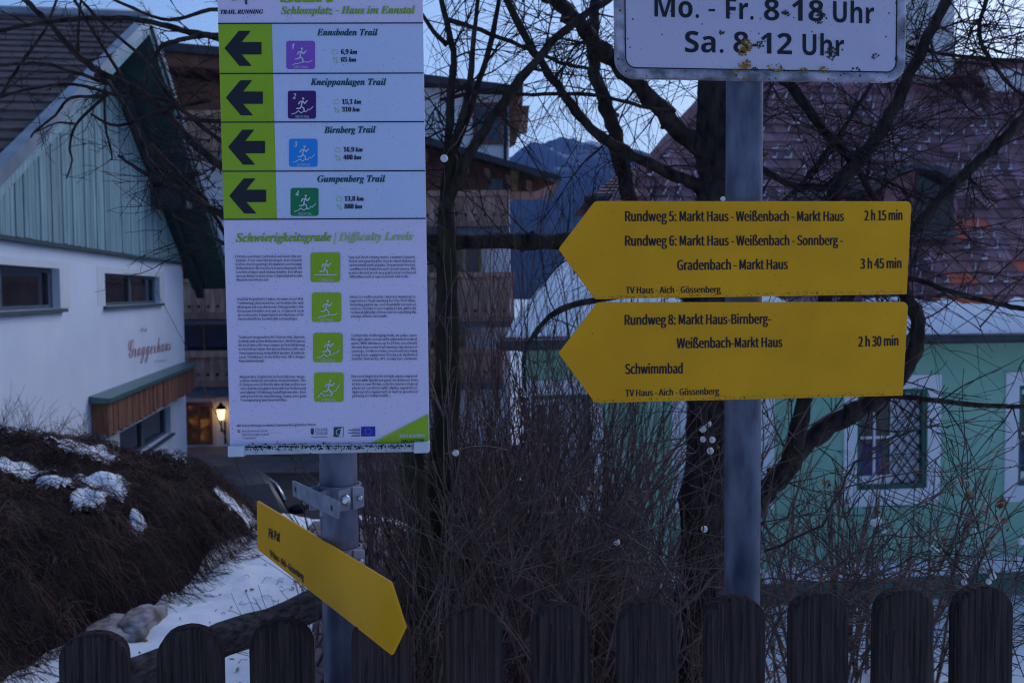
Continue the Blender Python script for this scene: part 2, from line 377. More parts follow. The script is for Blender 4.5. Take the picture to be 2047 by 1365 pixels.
xs = [-26 + i for i in range(27)]; ys = [10.6 + i * .8 for i in range(25)]
tag(sheet(xs, ys, lambda x, y: land(x, y) + .05).build('road', 'asphalt'), kind='structure')
pv = MB(); pv.box(-26, 2, 29.8, 34.99, street(31) - .6, street(31) + .14); tag(pv.build('pavement', 'paving'), kind='structure')
# stone path on the left below the railing
mb = MB()
for i in range(16):
    for j in range(26):
        y = 2.3 + j * .19; x = -1.30 + i * .085 - .03 * y + (j % 2) * .04
        if x < -.195 * y - .12 + mnoise.noise(V((y * 2, 0, 0))) * .06 or x > -.62: continue
        g = random.uniform(.75, 1.15); mb.tint = (g, g, g); zz = land(x, y)
        mb.box(x, x + .08, y, y + .18, zz - .05, zz + .03 + random.uniform(0, .006))
tag(bevel(mb.build('path', 'path'), .006), kind='structure')
mb = sheet([-.75 + i * .12 for i in range(27)], [1.9 + i * .12 for i in range(46)],
           lambda x, y: land(x, y) - .045 + .10 * (1 - min(1, (abs(x - .02 * y + .0 - .12 * y * .2) / (.45 + .06 * y)) ** 2)) + .05 * mnoise.noise(V((x * 4, y * 4, 1))))
tag(mb.build('soil', 'soil'), kind='structure')
# mountain behind the village: silhouette measured in the photo, real distance
prof = [(-2600, 250), (-2000, 330), (-1400, 300), (-900, 420), (-500, 390), (-150, 330), (0, 345), (50, 385), (150, 392), (215, 380), (300, 362), (360, 345), (430, 290), (520, 300), (700, 340), (1000, 420), (1500, 380), (2200, 330), (2900, 240)]
def ridge(x):
    for (a, b) in zip(prof[:-1], prof[1:]):
        if a[0] <= x <= b[0]:
            t = (x - a[0]) / (b[0] - a[0]); return a[1] + (b[1] - a[1]) * t
    return 240
def mz(x, y):
    t = (y - 900) / 1600.0; r = ridge(x); k = min(1, max(0, t)); k = k ** 1.15 if y <= 2500 else max(0, 1 - (y - 2500) / 900) 
    n = mnoise.fractal(V((x * .004, y * .004, 0)), 1, 2, 6) * 42 * min(1, k * 1.5) * (1 if y < 2350 else .3) + mnoise.fractal(V((x * .02, y * .008, 3)), 1, 2, 5) * 13 * min(1, k * 2)
    return EYE + r * k + n - 14
tag(sheet([-2700 + i * 60 for i in range(41)] + [-240 + i * 9 for i in range(100)] + [660 + i * 60 for i in range(38)], [900 + j * 40 for j in range(38)] + [2440 + j * 10 for j in range(16)] + [2620 + j * 60 for j in range(9)], mz).build('mountain', 'mountain'), kind='structure')
#@@FENCE
# ------------------------------------------------------------------ picket fence in front
fA = V((P(757, 1300, 1.30).x, 1.30, 0)); fB = V((P(1973, 1300, 1.41).x, 1.41, 0)); fu = (fB - fA).normalized()
ffr = plane_frame((fA.x, fA.y, 0), fu, (fu.y, -fu.x, 0))
fence = thing('picket_fence', (0.1, 1.36, 0), 'dark weathered wooden fence of round-topped pickets along the bottom', 'fence')
pk = [(111, 250, 1268), (305, 439, 1255), (502, 631, 1242), (697, 819, 1232), (884, 1003, 1213), (1066, 1182, 1211), (1243, 1361, 1203), (1418, 1536, 1195), (1590, 1704, 1186), (1752, 1867, 1178), (1916, 2031, 1172)]
for i, (l, r, tp) in enumerate(pk):
    a0 = ffr.mp(l, tp + 60)[0]; a1 = ffr.mp(r, tp + 60)[0]; bt = ffr.mp((l + r) / 2, tp)[1]; hw = (a1 - a0) / 2; ca = (a0 + a1) / 2
    sh = random.uniform(.8, 1); lean = random.uniform(-.004, .004)
    poly = [(ca - hw, .12), (ca + hw, .12)]
    for k in range(15):
        th = math.pi * k / 14; poly.append((ca + lean + hw * math.cos(th), bt - hw * sh + hw * sh * math.sin(th) ** .9 + random.uniform(-.0006, .0006)))
    mb = MB(); g = random.uniform(.75, 1.15); mb.tint = (g, g, g * random.uniform(.97, 1.06))
    mb.prism(ffr, poly, -.024, 0)
    o = bevel(mb.build('picket', 'fence', fence), .005, 3)
    cr = MB()
    for _ in range(random.randint(3, 5)):
        x = ca + random.uniform(-.8, .8) * hw; top = bt - hw * sh + hw * sh * math.sqrt(max(0, 1 - ((x - ca) / hw) ** 2)) - .008 - random.uniform(0, .05)
        pts = []; yy = top
        while yy > top - random.uniform(.04, .25): pts.append((x, yy)); x += random.uniform(-.0012, .0012); yy -= .012
        if len(pts) > 1: cr.stroke(ffr, pts, random.uniform(.0008, .0022), .0006)
    if cr.f: cr.build('crack', 'crack', o)
for zz in (.95, .40):
    mb = MB(); mb.fbox(ffr, -.62, 1.0, zz, zz + .07, -.066, -.026); bevel(mb.build('rail', 'fence', fence), .006)
for a in (-.30, .62):
    mb = MB(); mb.fbox(ffr, a, a + .08, -.06, 1.08, -.148, -.068); bevel(mb.build('post', 'fence', fence), .006)

# ------------------------------------------------------------------ the two galvanised posts
def post(name, x, y, r, z1, label, leanx=0):
    o = thing(name, (x, y, 0), label, 'sign post', 'galvanised sign posts')
    mb = MB(); n = 24; mb.tube([(x + leanx * (k / n - .5) * z1, y, -.05 + (z1 + .05) * k / n) for k in range(n + 1)], r, 40); mb.build('tube', 'galv', o)
    mb = MB(); mb.tube([(x + leanx * .5 * z1, y, z1 - .001), (x + leanx * .5 * z1, y, z1 + .012)], r + .002, 40); mb.build('cap', 'iron', o)
    return o
LP = P(681, 1100, 1.44); LR = .0275
post('sign_post', LP.x, LP.y, LR, 2.42, 'grey galvanised tube post carrying the trail board and the slanting arrow sign', -.006)
RP = P(1485, 700, 1.66); RR = .030
post('sign_post', RP.x, RP.y, RR, 2.35, 'grey galvanised tube post carrying the opening hours sign and two arrow signs', .001)

# ------------------------------------------------------------------ trail running board
pfr = plane_frame((LP.x, 1.402, 1.7), (1, 0, 0), (0, -1, 0)); q = pfr.mp
board = thing('trail_board', (LP.x, 1.402, 1.5), 'white trail running board with four green arrow fields', 'information board')
def lx(y): return 434.8 + (y - 0) * .0285
def rx(y): return 844.6 + y * .0150
mb = MB(); mb.prism(pfr, round_poly([q(lx(898), 898), q(rx(893), 893), q(rx(-170), -170), q(lx(-170), -170)], .002), -.006, 0); mb.build('board', 'panel', board)
rows = [(48, 47), (148, 147), (245, 244), (343, 342), (439, 437)]
def ry(k, x): a, b = rows[k]; return a + (b - a) * (x - 437) / 410
for k in range(4):
    x0 = lx(rows[k][0]); xm0 = 543.5 + k * 2.6; xm1 = xm0 + 2.6
    a = MB(); a.flat(pfr, [q(lx(ry(k, 440)) + .3, ry(k, 440)), q(xm0, ry(k, 543)), q(xm1, ry(k + 1, 543)), q(lx(ry(k + 1, 440)) + .3, ry(k + 1, 440))], .0006)
    a.build('arrow_field', 'lime', board)
    b = MB(); b.flat(pfr, [q(xm0, ry(k, 543)), q(rx(ry(k, 845)) - .5, ry(k, 845)), q(rx(ry(k + 1, 845)) - .5, ry(k + 1, 845)), q(xm1, ry(k + 1, 543))], .0004)
    b.build('trail_field', 'panel_blue', board)
    tx, ty = [(449.2, 97.5), (452, 196.2), (456.3, 294.7), (458.7, 392)][k]; z = 1 / 2.844
    arr = [(0, 0), (82, -99), (150, -99), (97, -35), (210, -35), (210, 35), (97, 35), (155, 100), (85, 100)]
    a = MB(); poly = [q(tx + x * z, ty + y * z) for x, y in arr]
    # concave: two wings and a shaft
    for ids in ((0, 1, 2, 3), (0, 3, 6), (3, 4, 5, 6), (0, 6, 7, 8)): a.flat(pfr, [poly[i] for i in ids], .0012)
    a.build('arrow', 'ink', board)
mb = MB()
for k in range(5): mb.stroke(pfr, [q(lx(rows[k][0]) + .5, ry(k, 437)), q(rx(rows[k][1]) - .5, ry(k, 845))], .0016, .0014)
mb.build('divider', 'navy', board)
# icons
def icon(x0, y0, x1, y1, mat, kind, num=None, cap=''):
    a = MB(); W_ = q(x1, y1)[0] - q(x0, y0)[0]
    a.flat(pfr, round_poly([q(x0, y1), q(x1, y1), q(x1, y0), q(x0, y0)], W_ * .09), .0009); o = a.build('icon', mat, board)
    b = MB(); L = lambda u, v: q(x0 + (x1 - x0) * u, y0 + (y1 - y0) * v); w = W_ * .030
    hd = [L(.55 + .042 * math.cos(t * math.pi / 6), .285 + .042 * math.sin(t * math.pi / 6)) for t in range(13)]
    b.flat(pfr, hd[:-1], .0016)
    for s in ([(.54, .37), (.50, .46), (.48, .56)], [(.54, .38), (.60, .46), (.69, .36)], [(.53, .38), (.43, .40), (.39, .48)], [(.48, .56), (.44, .63), (.32, .64)], [(.48, .56), (.57, .63), (.59, .74)]):
        b.stroke(pfr, [L(*p) for p in s], w * 1.5, .0014)
    g = {'flat': [(.13, .75), (.88, .75)], 'easy': [(.22, .86), (.3, .81), (.42, .81), (.55, .76), (.65, .75), (.78, .76), (.9, .70)],
         'medium': [(.14, .84), (.28, .80), (.38, .72), (.48, .80), (.56, .74), (.66, .75), (.73, .66), (.78, .69), (.9, .57)],
         'hard': [(.14, .84), (.25, .68), (.36, .80), (.48, .76), (.58, .80), (.68, .62), (.74, .62), (.86, .42)]}[kind]
    b.stroke(pfr, [L(*p) for p in g], w, .0014)
    if num: text(b, pfr, num, 'bolditalic' if not F_MATH else 'bold', (x0 + 10, y0 + 16.5), (x0 + 17, y0 + 16), 10.5, .0, .2, .0014)
    if cap: text(b, pfr, cap, 'sans', (x0 + (x1 - x0) * .28, y1 - 1.6), (x0 + (x1 - x0) * .76, y1 - 1.8), 5, 0, 0, .0014, 1)
    b.build('pictogram', 'white_ink', o)
for (b4, mat, kd, nm, cp) in (((572.5, 82.5, 630, 139), 'violet', 'easy', '1', 'EASY TRAIL'), ((575.5, 182, 632, 238), 'purple', 'medium', '2', 'MEDIUM TRAIL'),
                              ((578, 278, 635, 334), 'cyan', 'medium', '3', 'MEDIUM TRAIL'), ((581, 376, 637, 432), 'green_print', 'medium', '4', 'MEDIUM TRAIL')): icon(*b4, mat, kd, nm, cp)
for (b4, kd, cp) in (((621, 505, 680, 564), 'flat', 'RUNNING'), ((623.5, 585, 682, 643.5), 'easy', 'EASY TRAIL'), ((626, 665.5, 685, 724), 'medium', 'MEDIUM TRAIL'), ((628, 744.5, 687, 803), 'hard', 'XTREME TRAIL')):
    icon(*b4, 'lime', kd, None, cp)
# headings
mb = MB()
for s, l, r in (('Ennsboden Trail', (634, 72), (755, 72)), ('Kneippanlagen Trail', (621, 171), (772, 171)), ('Birnberg Trail', (648, 267), (751, 266)), ('Gumpenberg Trail', (635, 364.5), (770, 364))):
    text(mb, pfr, s, 'serif', l, r, 13, .016)
mb.build('trail_name_lettering', 'teal_ink', board)
mb = MB()
for a, b, l, y in (('6,9 km', '65 hm', 682, 109), ('15,1 km', '310 hm', 684, 208.5), ('16,9 km', '400 hm', 687, 304), ('13,8 km', '880 hm', 689, 402)):
    text(mb, pfr, a, 'serif', (l, y), (l + (32 if a[1] == ',' else 38), y), 9, .02); text(mb, pfr, b, 'serif', (l, y + 15.5), (l + (30 if b[0:2] == '65' else 35), y + 15.5), 9, .02)
text(mb, pfr, 'TRAIL RUNNING', 'serif', (441, 29), (526, 28.5), 8.2, .02)
mb.stroke(pfr, [q(462, -14), q(464, 0.5), q(468, 1.5), q(480, -3)], .0014, .0012)
mb.stroke(pfr, [q(489, -14), q(491, 8), q(493.5, 9.5), q(494, 7), q(492, -14)], .0014, .0012)
text(mb, pfr, 'Mit Unterstützung von Bund, Land und Europäischer Union', 'sans', (474, 853), (631, 850.5), 4.6, .008, 0, .0012, 1)
for s, y, w in (('Bundesministerium', 863.5, 51), ('Nachhaltigkeit und', 870.5, 52), ('Tourismus', 877.5, 27)): text(mb, pfr, s, 'sans', (485, y), (485 + w, y - .7), 4.6, 0, 0, .0012, 1)
text(mb, pfr, 'Das Land', 'sans', (631, 859.5), (654, 859), 4.6, 0, 0, .0012, 1); text(mb, pfr, 'Steiermark', 'sans', (631, 867.2), (655, 866.8), 4.6, 0, 0, .0012, 1)
mb.stroke(pfr, [q(622, 873.5), q(655, 873)], .0005, .0012); mb.stroke(pfr, [q(630, 860.6), q(655, 860.2)], .0004, .0012); mb.stroke(pfr, [q(630, 868.4), q(655, 868)], .0004, .0012)
for i in range(6): mb.stroke(pfr, [q(719.5 - random.uniform(12, 26), 856.5 + i * 3), q(720, 856.3 + i * 3)], .0007, .0012)
mb.build('lettering', 'navy', board)
mb = MB()
text(mb, pfr, 'Start', 'serif', (562, 5), (670, 5), 34, .03); text(mb, pfr, 'Schlossplatz - Haus im Ennstal', 'serif', (562, 29.5), (829, 28), 15, .014)
text(mb, pfr, 'Schwierigkeitsgrade', 'serif', (472, 484), (662, 482), 17, .016); mb.build('green_heading', 'lime_text', board)
mb = MB(); text(mb, pfr, 'Difficulty Levels', 'serif', (677, 482), (825, 480), 16, .006)
mb.stroke(pfr, [q(668.5, 488), q(671.5, 465)], .0012, .0012)
for (x, y) in ((665, 100), (668, 199), (670, 295), (673, 393)):
    mb.stroke(pfr, [q(x + 3, y), q(x, y + 2), q(x, y + 9), q(x + 10, y + 9), q(x + 10, y + 2), q(x + 6, y), q(x + 3, y + 4)], .0005, .0012)
    mb.stroke(pfr, [q(x, y + 20), q(x + 2.5, y + 16), q(x + 5, y + 20)], .0006, .0012); mb.stroke(pfr, [q(x + 2.5, y + 16), q(x + 3, y + 27)], .0006, .0012)
    mb.stroke(pfr, [q(x + 6, y + 23), q(x + 8.5, y + 27), q(x + 11, y + 23)], .0006, .0012); mb.stroke(pfr, [q(x + 8.5, y + 27), q(x + 8, y + 16)], .0006, .0012)
mb.stroke(pfr, [q(543, 865), q(556, 864.5), q(560, 863.5)], .0004, .0012); mb.stroke(pfr, [q(594, 861), q(603, 860), q(609, 857.5)], .0004, .0012)
mb.build('pale_green_lettering', 'lime_pale', board)
para = [
 ((471, 603, 515.5, 7.75, .004), ['Einfache und kurze Laufrouten mit einem Mix aus', 'Asphalt-, Forst- und Schotterwegen. Diese Runden', 'bieten durch geringe Distanzen und wenig', 'Höhenmeter die besten Voraussetzungen für', 'Laufeinsteiger und Genussläufer. Die Wege', 'weisen keine technischen Schwierigkeiten wie', 'Wurzeln und Steine auf.'], .49),
 ((697.5, 830, 517, 7.75, .004), ['Easy and short running routes, a mixture of paved,', 'forest and gravel paths. Due to short distances', 'and minimal vertical gains, they provide the best', 'conditions for beginners and casual runners. The', 'paths do not pose any particular technical', 'difficulties such as exposed roots and rocks.'], .89),
 ((474, 606, 600.5, 7.9, .004), ['Ideal für begeisterte Läufer, die zum ersten Mal', 'Trailrunning erleben wollen, mit leichten An- und', 'Abstiegen auf verschiedenen Untergründen. Die', 'Distanzen belaufen sich auf ca. 10 km und auch', 'die technische Schwierigkeit der Runden ist für', 'durchschnittliche Sportler gut zu bewältigen.'], .91),
 ((699.5, 831, 596, 7.75, .004), ['Ideal for enthusiastic runners wanting to', 'experience trail running for the first time,', 'featuring gentle up- and downhills on various', 'surfaces. Distances are roughly 10 km, while the', 'technical difficulty of these runs is something the', 'average athlete can handle.'], .56),
 ((476.5, 609, 676.5, 7.9, .004), ['Technisch anspruchsvolle Trails in teils alpinem', 'Gelände mit vielen Höhenmetern. Bei Distanzen', 'bis zu 25 km sollte man einiges an Trail-Erfahrung', 'in den Füßen haben. Bei diesen Routen sollte eine', 'Grundausrüstung mitgeführt werden (Laufruck-', 'sack, Trinkblase, Erste-Hilfe-Set, GPS, Riegel,', 'Regenbekleidung).'], .38),
 ((702, 833, 673, 7.75, .004), ['Technically challenging trails, in some cases', 'through alpine terrain with substantial vertical', 'gains. With distances up to 25 km, you should', 'already have some trail running experience in', 'your legs. On these routes, you should also bring', 'along basic equipment (backpack, hydration', 'bladder, first-aid kit, GPS, energy bars, rainwear).'], 1),
 ((479, 611, 755.5, 7.75, .004), ['Ausgesetzte Singletrails im hochalpinen, ausge-', 'setzten Gelände mit vielen Höhenmetern. Die', 'Distanzen von 20 km bis über 40 km sollten nur', 'von Läufern mit guter körperlicher Verfassung', 'und alpiner Erfahrung bewältigt werden. Eine', 'entsprechende Ausrüstung sowie eine gute', 'Tourenplanung sind unverzichtbar.'], .71),
 ((703, 834, 754.5, 7.75, .004), ['Exposed single tracks in high-alpine exposed', 'terrain with significant gains. At distances from', '20 km to over 40 km, only for runners in good', 'physical condition with alpine experience.', 'Appropriate equipment as well as good tour', 'planning are indispensable.'], .56)]
mb = MB()
for (x0, x1, y, dy, sl_), lines, last in para:
    for i, s in enumerate(lines):
        xr = x1 if i < len(lines) - 1 else x0 + (x1 - x0) * last; sh = i * .35
        text(mb, pfr, s, 'sans', (x0 + sh, y + i * dy), (xr + sh, y + i * dy - .5), 5.1, .004, 0, .0012, 1)
mb.build('paragraph_lettering', 'navy', board)
# logos along the foot
a = MB(); a.flat(pfr, [q(722, 872), q(750.5, 871.4), q(750.3, 852), q(722, 852.5)], .0009); fl = a.build('union_flag', 'eu_blue', board)
a = MB()
for k in range(12):
    cx, cy = 736.2 + 6.2 * math.cos(k * math.pi / 6), 862 + 6.2 * math.sin(k * math.pi / 6)
    a.flat(pfr, [q(cx + .9 * math.cos(j * math.pi / 5 - .5 * math.pi) * (1 if j % 2 == 0 else .5), cy + .9 * math.sin(j * math.pi / 5 - .5 * math.pi) * (1 if j % 2 == 0 else .5)) for j in range(10)], .0012)
a.build('flag_stars', 'flag_yellow', fl)
a = MB(); a.flat(pfr, [q(474.5, 861), q(480.5, 861), q(480.5, 859), q(474.5, 859)], .0009); a.flat(pfr, [q(475.5, 864), q(481, 864), q(481, 862.3), q(475.5, 862.3)], .0009); a.build('red_flag_bars', 'flag_red', board)
a = MB(); a.flat(pfr, [q(667, 873), q(687, 872.6), q(687, 853), q(667, 853.4)], .0008); lg = a.build('leaf_logo', 'teal_ink', board)
a = MB(); a.flat(pfr, [q(678, 872), q(686.3, 872), q(686.3, 854), q(683, 854)], .0011)
a.stroke(pfr, [q(682, 857), q(675, 858), q(672, 863), q(674, 868), q(680, 870), q(685, 866)], .0009, .0012); a.build('leaf_outline', 'white_ink', lg)
a = MB(); a.flat(pfr, round_poly([q(621.5, 866), q(624.5, 869.5), q(627.5, 866), q(627.5, 857), q(624.5, 855), q(621.5, 857)], .0008), .0009); a.build('coat_of_arms', 'teal_ink', board)
a = MB(); a.flat(pfr, [q(740, 889), q(rx(889) - .6, 887), q(rx(830) - .6, 829)], .0008); tri = a.build('corner_triangle', 'lime', board)
a = MB(); a.flat(pfr, [q(740, 889), q(733, 889), q(rx(828) - .6, 826), q(rx(830) - .6, 829.5)], .0008); a.build('triangle_edge', 'lime_pale', board)
a = MB(); text(a, pfr, 'SCHLADMING', 'bold', (799, 874), (849, 873), 6.4, 0, 0, .0012, 2); a.build('white_lettering', 'white_ink', tri)
a = MB(); text(a, pfr, 'DACHSTEIN', 'sans', (803, 884.3), (847, 883.5), 6.6, .01, 0, .0012, 2); a.build('dark_lettering', 'ink', tri)
# foot rail, clips, grime
rl = MB(); p0 = q(464, 889); p1 = q(856, 884); p2 = q(856, 901); p3 = q(464, 908)
rl.prism(pfr, [p3, p2, p1, p0], .002, .008); bevel(rl.build('foot_rail', 'alu', board), .0015)
for (x0, y0, x1, y1) in ((459.5, 889, 493, 911), (828.5, 881.5, 859, 903.5)):
    c = MB(); c.prism(pfr, [q(x0, y1), q(x1, y1 - 1), q(x1, y0 - .5), q(x0, y0)], -.008, .012); bevel(c.build('clip', 'clip', board), .0015)
g = MB(); random.seed(3)
for i in range(520):
    x = random.uniform(494, 828); y = 890.5 - (x - 494) * .012 - abs(random.gauss(0, 2.6)) + 2; r = random.uniform(.3, 1.2)
    if x > 740: y += 1.5
    a0 = random.uniform(0, 6.3); n = 6
    cx, cy = q(x, y); rr = r * .0007
    g.prism(pfr, [(cx + rr * random.uniform(.6, 1.5) * math.cos(a0 + k * 6.283 / n), cy + rr * random.uniform(.6, 1.5) * math.sin(a0 + k * 6.283 / n)) for k in range(n)], .0082 if y > 889 else .001, .0095 if y > 889 else .0022)
for i in range(300):
    x = random.uniform(494, 828); y = random.uniform(890, 899) - (x - 494) * .013; cx, cy = q(x, y); rr = random.uniform(.0002, .0010)
    g.prism(pfr, [(cx + rr * random.uniform(.6, 1.5) * math.cos(k), cy + rr * random.uniform(.6, 1.5) * math.sin(k)) for k in range(6)], .008, .0092)
g.build('grime', 'grime', board)

# ------------------------------------------------------------------ right post: opening hours and two yellow arrows
def yaw_frame(px, py, off, yaw, roll=0):
    u = V((math.cos(yaw), math.sin(yaw), 0)); n = V((math.sin(yaw), -math.cos(yaw), 0))
    O = V((RP.x, RP.y, P(px, py, 1.63).z)) + n * off
    if roll: u = u * math.cos(roll) + V((0, 0, 1)) * math.sin(roll)
    return plane_frame(O, u, n)
def brackets(parent, fr, b_list, cx, cy, r):
    for b in b_list:
        z = fr(0, b).z; mb = MB(); mb.tube([(cx + (r + .003) * math.cos(t * math.pi / 12), cy + (r + .003) * math.sin(t * math.pi / 12), z) for t in range(25)], .0035, 6); mb.build('pipe_clip', 'clamp', parent)
def arrow_sign(fr, corners, rad, label, lines, wt, thick=.0035):
    o = thing('arrow_sign', fr.O, label, 'arrow sign', 'yellow hiking arrow signs')
    poly = round_poly([fr.mp(*c) for c in corners], rad)
    mb = MB(); mb.prism(fr, poly, -thick, 0); b = mb.build('plate', 'yellow', o); bevel(b, .0006, 1)
    mb = MB()
    for (s, l, r, cap) in lines: text(mb, fr, s, 'sans', l, r, cap, wt, 0, .0007)
    mb.build('lettering', 'ink', o)
    rs = random.Random(int(corners[0][1])); st = MB(); bl_ = sorted(corners, key=lambda c: -c[1])[:2]; (xa, ya), (xb, yb) = sorted(bl_)
    for _ in range(230):
        t = rs.random(); x = xa + (xb - xa) * t; y = ya + (yb - ya) * t - 2 - abs(rs.gauss(0, 3.5)); cx, cy = fr.mp(x, y); r_ = rs.uniform(.0002, .0007)
        st.flat(fr, [(cx + 2.2 * r_ * rs.uniform(.6, 1.3) * math.cos(k * 1.047), cy + r_ * rs.uniform(.6, 1.3) * math.sin(k * 1.047)) for k in range(6)], .0005)
    for _ in range(26):
        x = rs.uniform(min(c[0] for c in corners) + 60, max(c[0] for c in corners) - 10); y = rs.uniform(min(c[1] for c in corners) + 8, max(c[1] for c in corners) - 8)
        cx, cy = fr.mp(x, y); r_ = rs.uniform(.0003, .0009); st.flat(fr, [(cx + r_ * rs.uniform(.6, 1.3) * math.cos(k * 1.047), cy + r_ * rs.uniform(.6, 1.3) * math.sin(k * 1.047)) for k in range(6)], .0005)
    if xb - xa > 300: st.build('stain', 'stain', o)
    return o
fr1 = yaw_frame(1484, 500, RR + .012, R(11), -.003)
s1 = arrow_sign(fr1, [(1190, 598), (1813, 588), (1822.5, 402.5), (1190, 402), (1117, 498)][::-1], [.006, .002, .010, .010, .004][::-1],
    'yellow arrow sign directly above the other, listing Rundweg 5 and 6', [
    ('Rundweg 5: Markt Haus - Weißenbach - Markt Haus', (1250, 442.5), (1686, 442), 20), ('2 h 15 min', (1728, 441.5), (1803, 440), 20),
    ('Rundweg 6: Markt Haus - Weißenbach - Sonnberg -', (1250, 491.5), (1684, 490), 20), ('Gradenbach - Markt Haus', (1354, 540), (1574, 538), 20), ('3 h 45 min', (1720, 537.5), (1801, 536), 20),
    ('TV Haus - Aich - Gössenberg', (1251, 586.5), (1440, 585), 13)], .010)
brackets(s1, fr1, (.04, -.05), RP.x, RP.y, RR)
fr2 = yaw_frame(1484, 700, RR + .012, R(11.5), .004)
s2 = arrow_sign(fr2, [(1190, 805.5), (1805, 790.5), (1816, 603.5), (1195, 604), (1117, 706)][::-1], [.006, .002, .010, .010, .004][::-1],
    'yellow arrow sign hanging lowest on its post, with Schwimmbad written on it', [
    ('Rundweg 8: Markt Haus-Birnberg-', (1249, 649.5), (1540, 647), 20), ('Weißenbach-Markt Haus', (1353, 696), (1563, 693.5), 20), ('2 h 30 min', (1716, 693), (1795, 690.5), 20),
    ('Schwimmbad', (1250, 747.5), (1364, 746), 20), ('TV Haus - Aich - Gössenberg', (1250, 792), (1437, 788), 13)], .010)
brackets(s2, fr2, (.05, -.05), RP.x, RP.y, RR)
# white hours sign
fr3 = yaw_frame(1484, 60, RR + .012, R(8.5), .001); q3 = fr3.mp
hs = thing('hours_sign', fr3.O, 'white enamel sign with black opening hours and yellow lichen', 'sign')
outer = [q3(1231.5, 156), q3(1808.5, 165), q3(1812.5, -175), q3(1227, -190)]
def inset(poly, d):
    n = len(poly); out = []
    for i in range(n):
        p = V(poly[i]); a = (V(poly[i - 1]) - p).normalized(); b = (V(poly[(i + 1) % n]) - p).normalized(); ang = a.angle(b)
        k = p + (a + b).normalized() * (d / math.sin(ang / 2)); out.append(tuple(k))
    return out
mb = MB(); mb.prism(fr3, round_poly(outer, .032, 8), -.003, 0); mb.build('plate', 'hours', hs)
def ring(mb, p_out, p_in, c0, c1):
    n = len(p_out)
    for i in range(n):
        j = (i + 1) % n
        mb.add([fr3(*p_out[i], c0), fr3(*p_out[j], c0), fr3(*p_in[j], c0), fr3(*p_in[i], c0), fr3(*p_out[i], c1), fr3(*p_out[j], c1), fr3(*p_in[j], c1), fr3(*p_in[i], c1)],
               [(4, 5, 6, 7), (0, 1, 5, 4), (3, 7, 6, 2)], True)
rm = MB(); ro = round_poly(outer, .032, 8); n_ = len(ro)
loops = [(0, -.010, ro), (0, .001, ro)]
prev = [fr3(a, b, -.010) for a, b in ro]
prof_ = [(0, .001), (.002, .004), (.005, .0055), (.009, .0055), (.012, .0035), (.0145, .0002)]
allp = [prev]
for d, c in prof_: allp.append([fr3(a, b, c) for a, b in round_poly(inset(outer, d) if d else outer, max(.032 - d, .01), 8)])
vs = [p for l in allp for p in l]; rm.add(vs, [(k * n_ + i, k * n_ + (i + 1) % n_, (k + 1) * n_ + (i + 1) % n_, (k + 1) * n_ + i) for k in range(len(allp) - 1) for i in range(n_)], True)
rm.build('rim', 'rim', hs)
bl = MB(); ring(bl, round_poly(inset(outer, .0150), .017, 8), round_poly(inset(outer, .0168), .0152, 8), .0002, .0008); bl.build('border_line', 'ink', hs)
mb = MB()
for s, l, r in (('Mo.', (1308, 34), (1397, 36.5)), ('-', (1416, 37), (1429, 37.2)), ('Fr.', (1451, 38), (1506, 40)), ('8-18', (1527, 41), (1646, 43.5)), ('Uhr', (1665, 45), (1747, 48.5))):
    text(mb, fr3, s, 'bold', l, r, 42, .0, 0, .0008)
for s, l, r in (('Sa.', (1369, 105), (1446, 106)), ('8-12', (1466, 106), (1583, 109.5)), ('Uhr', (1604, 110.5), (1687, 113.5))):
    text(mb, fr3, s, 'bold', l, r, 42, .0, 0, .0008)
mb.build('lettering', 'ink', hs)
random.seed(5)
def lichen(mb, px, py, r, n, c=.0005):
    cx, cy = q3(px, py)
    for _ in range(n):
        a = random.uniform(0, 6.283); d = r * math.sqrt(random.random()) * .0008; rr = random.uniform(.0007, .0019)
        x, y = cx + d * math.cos(a) * 1.15, cy + d * math.sin(a)
        k = 7; h = random.uniform(.001, .0028)
        vs = [fr3(x + rr * random.uniform(.7, 1.3) * math.cos(i * 6.283 / k), y + rr * random.uniform(.7, 1.3) * math.sin(i * 6.283 / k), c) for i in range(k)] + [fr3(x, y, c + h)]
        mb.add(vs, [(i, (i + 1) % k, k) for i in range(k)], True)
mb = MB()
for (x, y, r, n) in ((1491, 92, 12, 60), (1484, 104, 9, 34), (1481, 145, 18, 70), (1492, 130, 9, 26), (1548, 140, 14, 34), (1607, 148, 11, 34), (1645, 142, 9, 18)): lichen(mb, x, y, r, n, .0008 if y < 125 else .003)
mb.build('lichen', 'lichen', hs)
mb = MB()
for (x, y, r, n) in ((1664, 107, 14, 60), (1636, 33, 16, 40), (1518, 90, 8, 18), (1442, 65, 4, 10), (1796, 119, 7, 26), (1510, 142, 10, 22), (1565, 146, 10, 16), (1710, 144, 9, 12), (1750, 115, 8, 10), (1572, 28, 8, 10)): lichen(mb, x, y, r, n)
mb.build('dark_lichen', 'lichen_dark', hs)
brackets(hs, fr3, (.05, -.03), RP.x, RP.y, RR)

